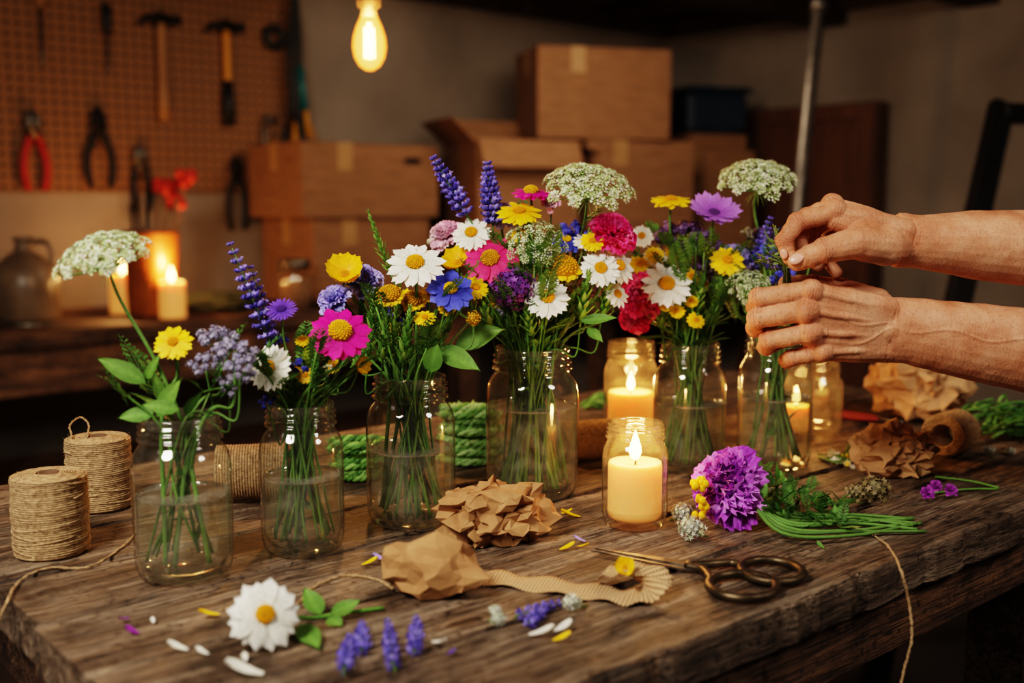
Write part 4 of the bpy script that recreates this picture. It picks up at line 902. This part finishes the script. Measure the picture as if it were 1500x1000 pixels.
LJUTE=noisemat('light_jute',H('94744e'),H('d8b88c'),230,.95,.9,dist=.001)
roll(372,732,.033,.085,.15,JUTE,'twine_spool'); roll(862,672,.026,.075,.35,JUTE,'twine_spool')
roll(1392,666,.030,.056,.75,LJUTE,'jute_ribbon_roll')
crumple('crumpled_kraft_paper',tab(728,790),(.124,.085,.080),KRAFT,13,.68,1.16,3,.16,.3,.33)
crumple('crumpled_kraft_paper',tab(636,870),(.096,.062,.064),KRAFT,8,.70,1.15,2,.14,-.1,.34)
KRAFT2=noisemat('kraft_paper_pale',H('a87c54'),H('c4996c'),40,.85,.3)
crumple('crumpled_kraft_paper',tab(1308,693),(.108,.09,.080),KRAFT2,14,.72,1.14,3,.18,0,.38)
crumple('crumpled_kraft_paper',tab(1348,612),(.175,.15,.145),KRAFT2,19,.70,1.12,3,.18,.4,.42)
def ribbon(name,pts,w,mat_):
    P=spline(pts,10); V=[];Fc=[];UVs=[];L=0; nW=6; pS=None
    for i,p in enumerate(P):
        T=P[min(i+1,len(P)-1)]-P[max(i-1,0)]; Th=np.array([T[0],T[1],0]); up=np.array([0,0,1.])
        S_=nrm(np.cross(Th,up)) if np.linalg.norm(Th)>.35*np.linalg.norm(T) else pS
        if pS is not None:
            if S_@pS<0: S_=-S_
            S_=nrm(pS*.8+S_*.2)
        pS=S_
        if i: L+=np.linalg.norm(P[i]-P[i-1])
        for j in range(nW+1):
            q=j/nW-.5; V.append(p+S_*q*w+up*(.0022*math.sin(i*.5+q*4)+.0028)); UVs.append((L/w*3,q*3))
    Fc=[(i*(nW+1)+j,i*(nW+1)+j+1,(i+1)*(nW+1)+j+1,(i+1)*(nW+1)+j) for i in range(len(P)-1) for j in range(nW)]
    mb=MB(); mb.add(V,Fc); ob=mb.build(name,[mat_]); me=ob.data; uv=me.uv_layers.new(name='UVMap')
    for l_ in me.loops: uv.data[l_.index].uv=UVs[l_.vertex_index]
    so=ob.modifiers.new('s','SOLIDIFY'); so.thickness=.0008
    return ob
ribbon('burlap_ribbon',[tab(690,846),tab(740,852),tab(800,860),tab(860,868),tab(910,876),tab(938,878)+ez*.001,tab(954,876)+ez*.007,tab(954,872)+ez*.016,tab(936,866)+ez*.020,tab(905,860)+ez*.015,tab(882,856)+ez*.009],.038,BURLAP)
sc=empty('scissors')
mb=MB(); z0=.006
tipA,piv=tab(866,804,z0),tab(1012,829,z0)
d=nrm(piv-tipA); sd=np.cross([0,0,1.],d); Lb=np.linalg.norm(piv-tipA)
def blade(mb,tip,sgn,z):
    poly=[tip,tip+d*Lb*.5-sgn*sd*.006+sgn*sd*.001,tip+d*Lb*.95-sgn*sd*.0085,tip+d*Lb*1.12-sgn*sd*.004,tip+d*Lb*1.12+sgn*sd*.006,tip+d*Lb*.95+sgn*sd*.004,tip+d*Lb*.5+sgn*sd*.0022]
    V=[(p[0],p[1],TH+z) for p in poly]+[(p[0],p[1],TH+z+.0016) for p in poly]; n=len(poly)
    Fc=[tuple(reversed(range(n))),tuple(range(n,2*n))]+[(i,(i+1)%n,n+(i+1)%n,n+i) for i in range(n)]; mb.add(V,Fc)
blade(mb,tipA,1,.0035); blade(mb,tipA+sd*.003+d*.002,-1,.0053)
mb.build('blades',[STEEL],smooth=False,parent=sc)
mb=MB(); pc=tipA+d*Lb; tube(mb,[(pc[0],pc[1],TH+.002),(pc[0],pc[1],TH+.0095)],.0042,sides=16)
def ring(mb,uc,vc,du,dv,rot=0):
    P=[]
    for a in np.linspace(0,2*math.pi,41)[:-1]:
        x=math.cos(a)*du; y=math.sin(a)*dv; P.append(tab(uc+x*math.cos(rot)-y*math.sin(rot),vc+x*math.sin(rot)+y*math.cos(rot),z0))
    tube(mb,P,.0045,sides=10,closed=True)
ring(mb,1088,858,50,18,.05); ring(mb,1131,836,46,16,.1)
tube(mb,spline([pc-d*.005,tab(1030,835,z0),tab(1042,850,z0)],6),.0045,sides=8); tube(mb,spline([pc-d*.005,tab(1040,826,z0),tab(1070,824,z0),tab(1090,829,z0)],6),.0042,sides=8)
mb.build('handles',[BRASS],parent=sc)
# ---- loose flowers
random.seed(21); np.random.seed(21)
def lay(name,kind,u,v,size,n,extra=None):
    Y=tab(u,v)[1]; sc_=Y/F; R=size/2*sc_; p=tab(u,v); n=nrm(n); h,_=headfor(kind,R); mb=MB()
    Fm=frame(n,U(0,6)); V=np.vstack(h.V)@Fm.T; mn=V[:,2].min(); p=np.array([p[0],p[1],TH+.001-mn])
    mb.put(h,Fm,p)
    if extra: extra(mb,p)
    return mb.build(name,[PLANT])
def dstem(mb,p):
    tube(mb,spline([p,tab(450,905,.004),tab(500,898,.003),tab(562,890,.003)],6),.0018,sides=6,col=H('5c8a3a'))
    for (a,b_,w) in ((tab(470,900,.004),tab(447,862,.018),.018),(tab(485,900,.004),tab(525,880,.012),.018),(tab(440,915,.004),tab(465,945,.006),.020),(tab(480,905,.005),tab(500,915,.003),.014)):
        dd_=nrm(b_-a); X=nrm(np.cross(dd_,[0,-.4,1.])); petal(mb,np.linalg.norm(b_-a)*1.1,w,GR[0],GR[3],np.stack([X,dd_,np.cross(X,dd_)],1),a,kind='leaf',n=8,m=4,cup=.1,curl=-.05)
lay('loose_daisy','bigdaisy',390,952,118,(.3,-.8,.45),extra=dstem)
def lavlie(pts,r=.007,name='lavender_sprig'):
    a,b_=tab(*pts[0],r),tab(*pts[1],r*.9); mb=MB(); L=np.linalg.norm(b_-a); mb.put(lavender(L,r,LAVC,7),frame(b_-a),a)
    if len(pts)>2: tube(mb,[a,tab(*pts[2],.002)],.0009,sides=5,col=H('5c7a44'))
    return mb.build(name,[PLANT])
lavlie([(505,975),(512,932),(503,990)]); lavlie([(530,950),(530,912)]); lavlie([(575,970),(568,910),(580,985)]); lavlie([(607,952),(610,905)]); lavlie([(760,900),(828,880),(752,906)],.006); lavlie([(775,911),(800,890)],.006)
def blossom(u,v,size,cols,name='white_blossom'):
    R=size/2*tab(u,v)[1]/F; p=tab(u,v); mb=MB(); mb.put(pom(R,cols,60,.8,1.2),None,np.array([p[0],p[1],TH+R*.95])); tube(mb,[p+np.array([0,0,R*.5]),p+np.array([U(-.02,.02),.01,.002])],.001,col=GR[1]); return mb.build(name,[PLANT])
WC=[H('e8ead8'),H('dfe6c4'),H('f4f4ea')]
for a in ((730,918,28),(838,896,32),(726,903,22),(1012,792,44),(1000,768,38),(1448,668,20),(1480,668,16)): blossom(*a,WC)
lay('loose_yellow_flower','yellowcup',915,870,38,(-.1,-.7,.6)).location.z+=.020
blossom(1280,740,54,[H('9a8a64'),H('ac9c76'),H('847650')],'dried_flower_head'); blossom(1255,738,38,[H('9a8a64'),H('ac9c76')],'dried_flower_head')
def loosepetal(u,v,px,c,ang,kind='round',curl=.25):
    Y=tab(u,v)[1]; L=px*Y/F; p=tab(u,v,.0025); mb=MB(); petal(mb,L,L*.5,tuple(x*.9 for x in c),c,rotz(ang)@rotx(.05),p,curl=curl,cup=.25,kind=kind); mb.build('fallen_petal',[PLANT])
wp,yp,pp_,lp=H('f4f0e4'),H('fccc10'),H('9a3aac'),H('b49ce4')
for (u,v,px,c,a) in ((190,905,20,pp_,2.5),(203,928,26,H('8a2890'),1.2),(225,912,14,wp,.5),(322,900,32,yp,1.9),(275,952,34,wp,1.4),(305,958,24,wp,1.2),(385,988,60,wp,1.5),(530,827,26,yp,-1.2),(570,822,28,lp,1.3),(850,757,30,yp,1.5),(822,752,18,yp,-1.4),(820,805,26,yp,-1.2),(845,800,20,yp,-2.),(858,793,20,lp,1.2),(632,940,30,wp,-2.2),(655,958,16,H('5a3a9a'),-1.),(775,930,40,wp,-1.5),(810,938,30,yp,-1.3),(812,925,34,wp,-1.0),(1207,803,18,GR[3],.4),(360,968,20,wp,.4)): loosepetal(u,v,px,c,a)
mb=MB(); R=.048; c0=tab(1068,772); cc=np.array([c0[0],c0[1],TH+.046])
PB=[H('bc54cc'),H('d474e0'),H('a440ba'),H('e494ec')]
mb.put(carn(R*1.0,PB,46,.22),frame((-.45,-.75,.35)),cc); mb.put(carn(R*.75,PB,26,.22),frame((.2,-.5,.9)),cc+np.array([0.004,0.01,.014]))
for k in range(22): 
    ell(mb,cc+np.array([-.038+U(-.007,.007),-.026+U(-.008,.008),U(-.026,.018)]),(.004,.004,.005),jit(H('fccc14'),.1),nu=6,nv=4)
for k in range(9):
    P=[cc+np.array([.02,.01,-.01]),tab(1150+U(-5,5),748+k*4,.014),tab(1250,756+k*3+U(-6,6),.007),tab(1362+U(-50,4),760+U(-8,8)+k*1.5,.003)]; tube(mb,spline(P,6),.0023,.0018,sides=6,col=jit(H('6a9448'),.2))
for k in range(110):
    t=R_(); a=tab(1105+t*135,762+U(-16,22))+np.array([0,0,.005+U(0,.045)*(1-t)]); d=nrm(np.array([U(-1,1),U(-1,1),U(.1,1)]))
    if k%2: petal(mb,U(.014,.030),U(.007,.013),jit(GR[2]),jit(random.choice(GR)),alongY(d),a,kind='leaf',n=5,m=2)
    else: mb.put(fern(U(.02,.036),.016,[GR[2],GR[1]],8),alongY(d),a)
mb.build('purple_flower_bunch',[PLANT])
mb=MB()
for (u,v) in ((1358,722),(1370,712),(1392,718)): 
    p=tab(u,v,.010); mb.put(carn(.010,[H('9a38a0'),H('b048b8')],22),frame((0,-.6,.7)),p)
tube(mb,spline([tab(1365,722,.004),tab(1420,716,.003),tab(1462,716,.003)],4),.0013,col=GR[3]); tube(mb,spline([tab(1370,698,.003),tab(1420,704,.003),tab(1463,714,.003)],4),.0015,col=GR[3])
mb.build('purple_stock_sprig',[PLANT])
mb=MB(); 
for k in range(14): 
    t=U(0,1); p=tab(1215+t*35,665+t*12+U(-8,8),.006); floret(mb,p,nrm(np.random.randn(3)*.4+[0,-.5,1]),U(.004,.008),random.choice([wp,yp,H('e8e4c8')]))
for k in range(9): tube(mb,spline([tab(1200+U(-5,5),668+U(-4,4),.003),tab(1230,672+U(-6,6),.008),tab(1250+U(-6,6),660+U(-14,20),.006)],3),.001,col=random.choice(GR))
mb.build('small_white_sprig',[PLANT])
BG=[H('5a8c40'),H('76a852'),H('8cbc66'),H('487834')]
def hank(u,v,r,h,cr,cols,seed):
    random.seed(seed); np.random.seed(seed); c=tab(u,v); mb=MB(); loops=int(h/(cr*1.15)); 
    for L_ in range(loops):
        rr=r*U(.85,1.2); zc=cr*1.1+(h-2.2*cr)*L_/max(1,loops-1); tx,ty=U(-.09,.09)*(L_>0),U(-.09,.09)*(L_>0); ox,oy=U(-.004,.004),U(-.004,.004); pts=[]
        n=46; strands=[[],[],[]]
        for i in range(n):
            a=i*2*math.pi/n; R1=rr*(1+.08*math.sin(3*a+L_)); ctr=c+np.array([ox+R1*math.cos(a)*1.2,oy+R1*math.sin(a)*.8,max(cr*1.1,zc+R1*(tx*math.cos(a)+ty*math.sin(a)))])
            for sg in range(3):
                b_=i*2*math.pi*7/n+sg*2.094; strands[sg].append(ctr+np.array([math.cos(a),math.sin(a),0])*math.cos(b_)*cr*.5+np.array([0,0,1])*math.sin(b_)*cr*.5)
        for sg in range(3): tube(mb,strands[sg],cr*.5,sides=6,col=jit(cols[(sg+L_)%len(cols)],.15),closed=True)
        for k in range(34):
            a=U(0,6.28); p=c+np.array([ox+rr*math.cos(a)*1.2,oy+rr*math.sin(a)*.8,zc+U(-.003,.003)])+np.array([math.cos(a),math.sin(a),0])*cr*.8
            d=nrm(np.array([math.cos(a)+U(-.8,.8),math.sin(a)+U(-.8,.8),U(-.4,.9)])); petal(mb,U(.005,.010),.0035,cols[0],jit(random.choice(cols),.2),alongY(d),p,kind='leaf',n=2,m=2)
    return mb.build('green_cord_hank',[PLANT])
hank(528,702,.024,.058,.0065,BG,1)
hank(690,678,.028,.085,.0065,[H('9cc47a'),H('80b060'),H('b0d48e'),H('6a984a')],2)
def greenbundle(name,pts,n,spread,seed,col=GR,L=.06,tz=.03):
    random.seed(seed); np.random.seed(seed); mb=MB()
    for k in range(n):
        t=R_(); x=t*(len(pts)-1); i=min(len(pts)-2,int(x)); u=pts[i][0]+(pts[i+1][0]-pts[i][0])*(x-i); v=pts[i][1]+(pts[i+1][1]-pts[i][1])*(x-i)
        p=tab(u,v)+np.array([U(-1,1)*spread,U(-1,1)*spread,U(.003,tz)]); a=U(-.6,1.1); d=np.array([math.cos(a),math.sin(a),U(-.15,.25)])*L*U(.4,1)
        p2=p+d; p2[2]=max(p2[2],TH+.003); tube(mb,spline([p,(p+p2)/2+np.array([0,0,.004]),p2],3),U(.0012,.0026),sides=5,col=jit(random.choice(col),.2))
        if k%2: floret(mb,p2,nrm(np.random.randn(3)+[0,-.3,1]),U(.004,.009),jit(random.choice(col),.2))
    return mb.build(name,[PLANT])
greenbundle('cut_greenery_pile',[(850,600),(880,592)],40,.015,3,BG,.05,.015)
greenbundle('cut_greenery_pile',[(1440,640),(1480,645),(1530,650)],150,.03,4,BG,.06,.05)
pA=tab(1228,606,.008); mb=MB(); X=nrm(tab(1290,614,.008)-pA)
for sg in(-1,1):
    s_=np.cross([0,0,1.],X)*sg; tube(mb,spline([pA+s_*.012,pA+X*.03+s_*.012,pA+X*.06+s_*.004,pA+X*.07],4),[.005]*12+[.004],sides=8,m=1); tube(mb,[pA+X*.066,pA+X*.11-s_*.004],[.004,.001],sides=8,m=0)
mb.build('pruning_shears',[STEEL,noisemat('dark_red_grip',H('6a1c18'),H('802420'),20)])
# ================================================================= lights, world, camera
def area(name,loc,target,size,en,col):
    l=bpy.data.lights.new(name,'AREA'); l.energy=en; l.size=size; l.color=col; l.shape='DISK'
    o=bpy.data.objects.new(name,l); o.location=loc; o.rotation_euler=(Vector(target)-Vector(loc)).to_track_quat('-Z','Y').to_euler(); bpy.context.scene.collection.objects.link(o)
area('soft_key_front',(-.75,.15,1.93),(.1,1.3,.85),.5,27,(1,.91,.78))  # unseen area key for the soft upper front-left light, no fixture modelled
area('added_fill_side',(1.3,.5,1.93),(.5,1.4,.8),.5,9,(1,.90,.78))  # added unseen fill from the right, not a ceiling fixture
area('added_fill_rear',(.3,3.4,1.93),(.2,4.6,.8),.8,8,(1,.78,.58))  # added unseen fill that brightens the back wall and boxes
w=bpy.data.worlds.new('World'); bpy.context.scene.world=w; w.use_nodes=True; w.node_tree.nodes['Background'].inputs[0].default_value=(.9,.72,.56,1); w.node_tree.nodes['Background'].inputs[1].default_value=.05
cam=bpy.data.cameras.new('Camera'); co=bpy.data.objects.new('Camera',cam); bpy.context.scene.collection.objects.link(co)
cam.sensor_width=36; cam.lens=36*F/1500; cam.clip_start=.02; co.location=CAM; co.rotation_euler=(math.pi/2-PITCH,0,0)
cam.dof.use_dof=True; cam.dof.focus_distance=1.22; cam.dof.aperture_fstop=2.6
bpy.context.scene.camera=co
vs=bpy.context.scene.view_settings; vs.view_transform='Filmic'
try: vs.look='High Contrast'
except Exception: pass
vs.exposure=.38
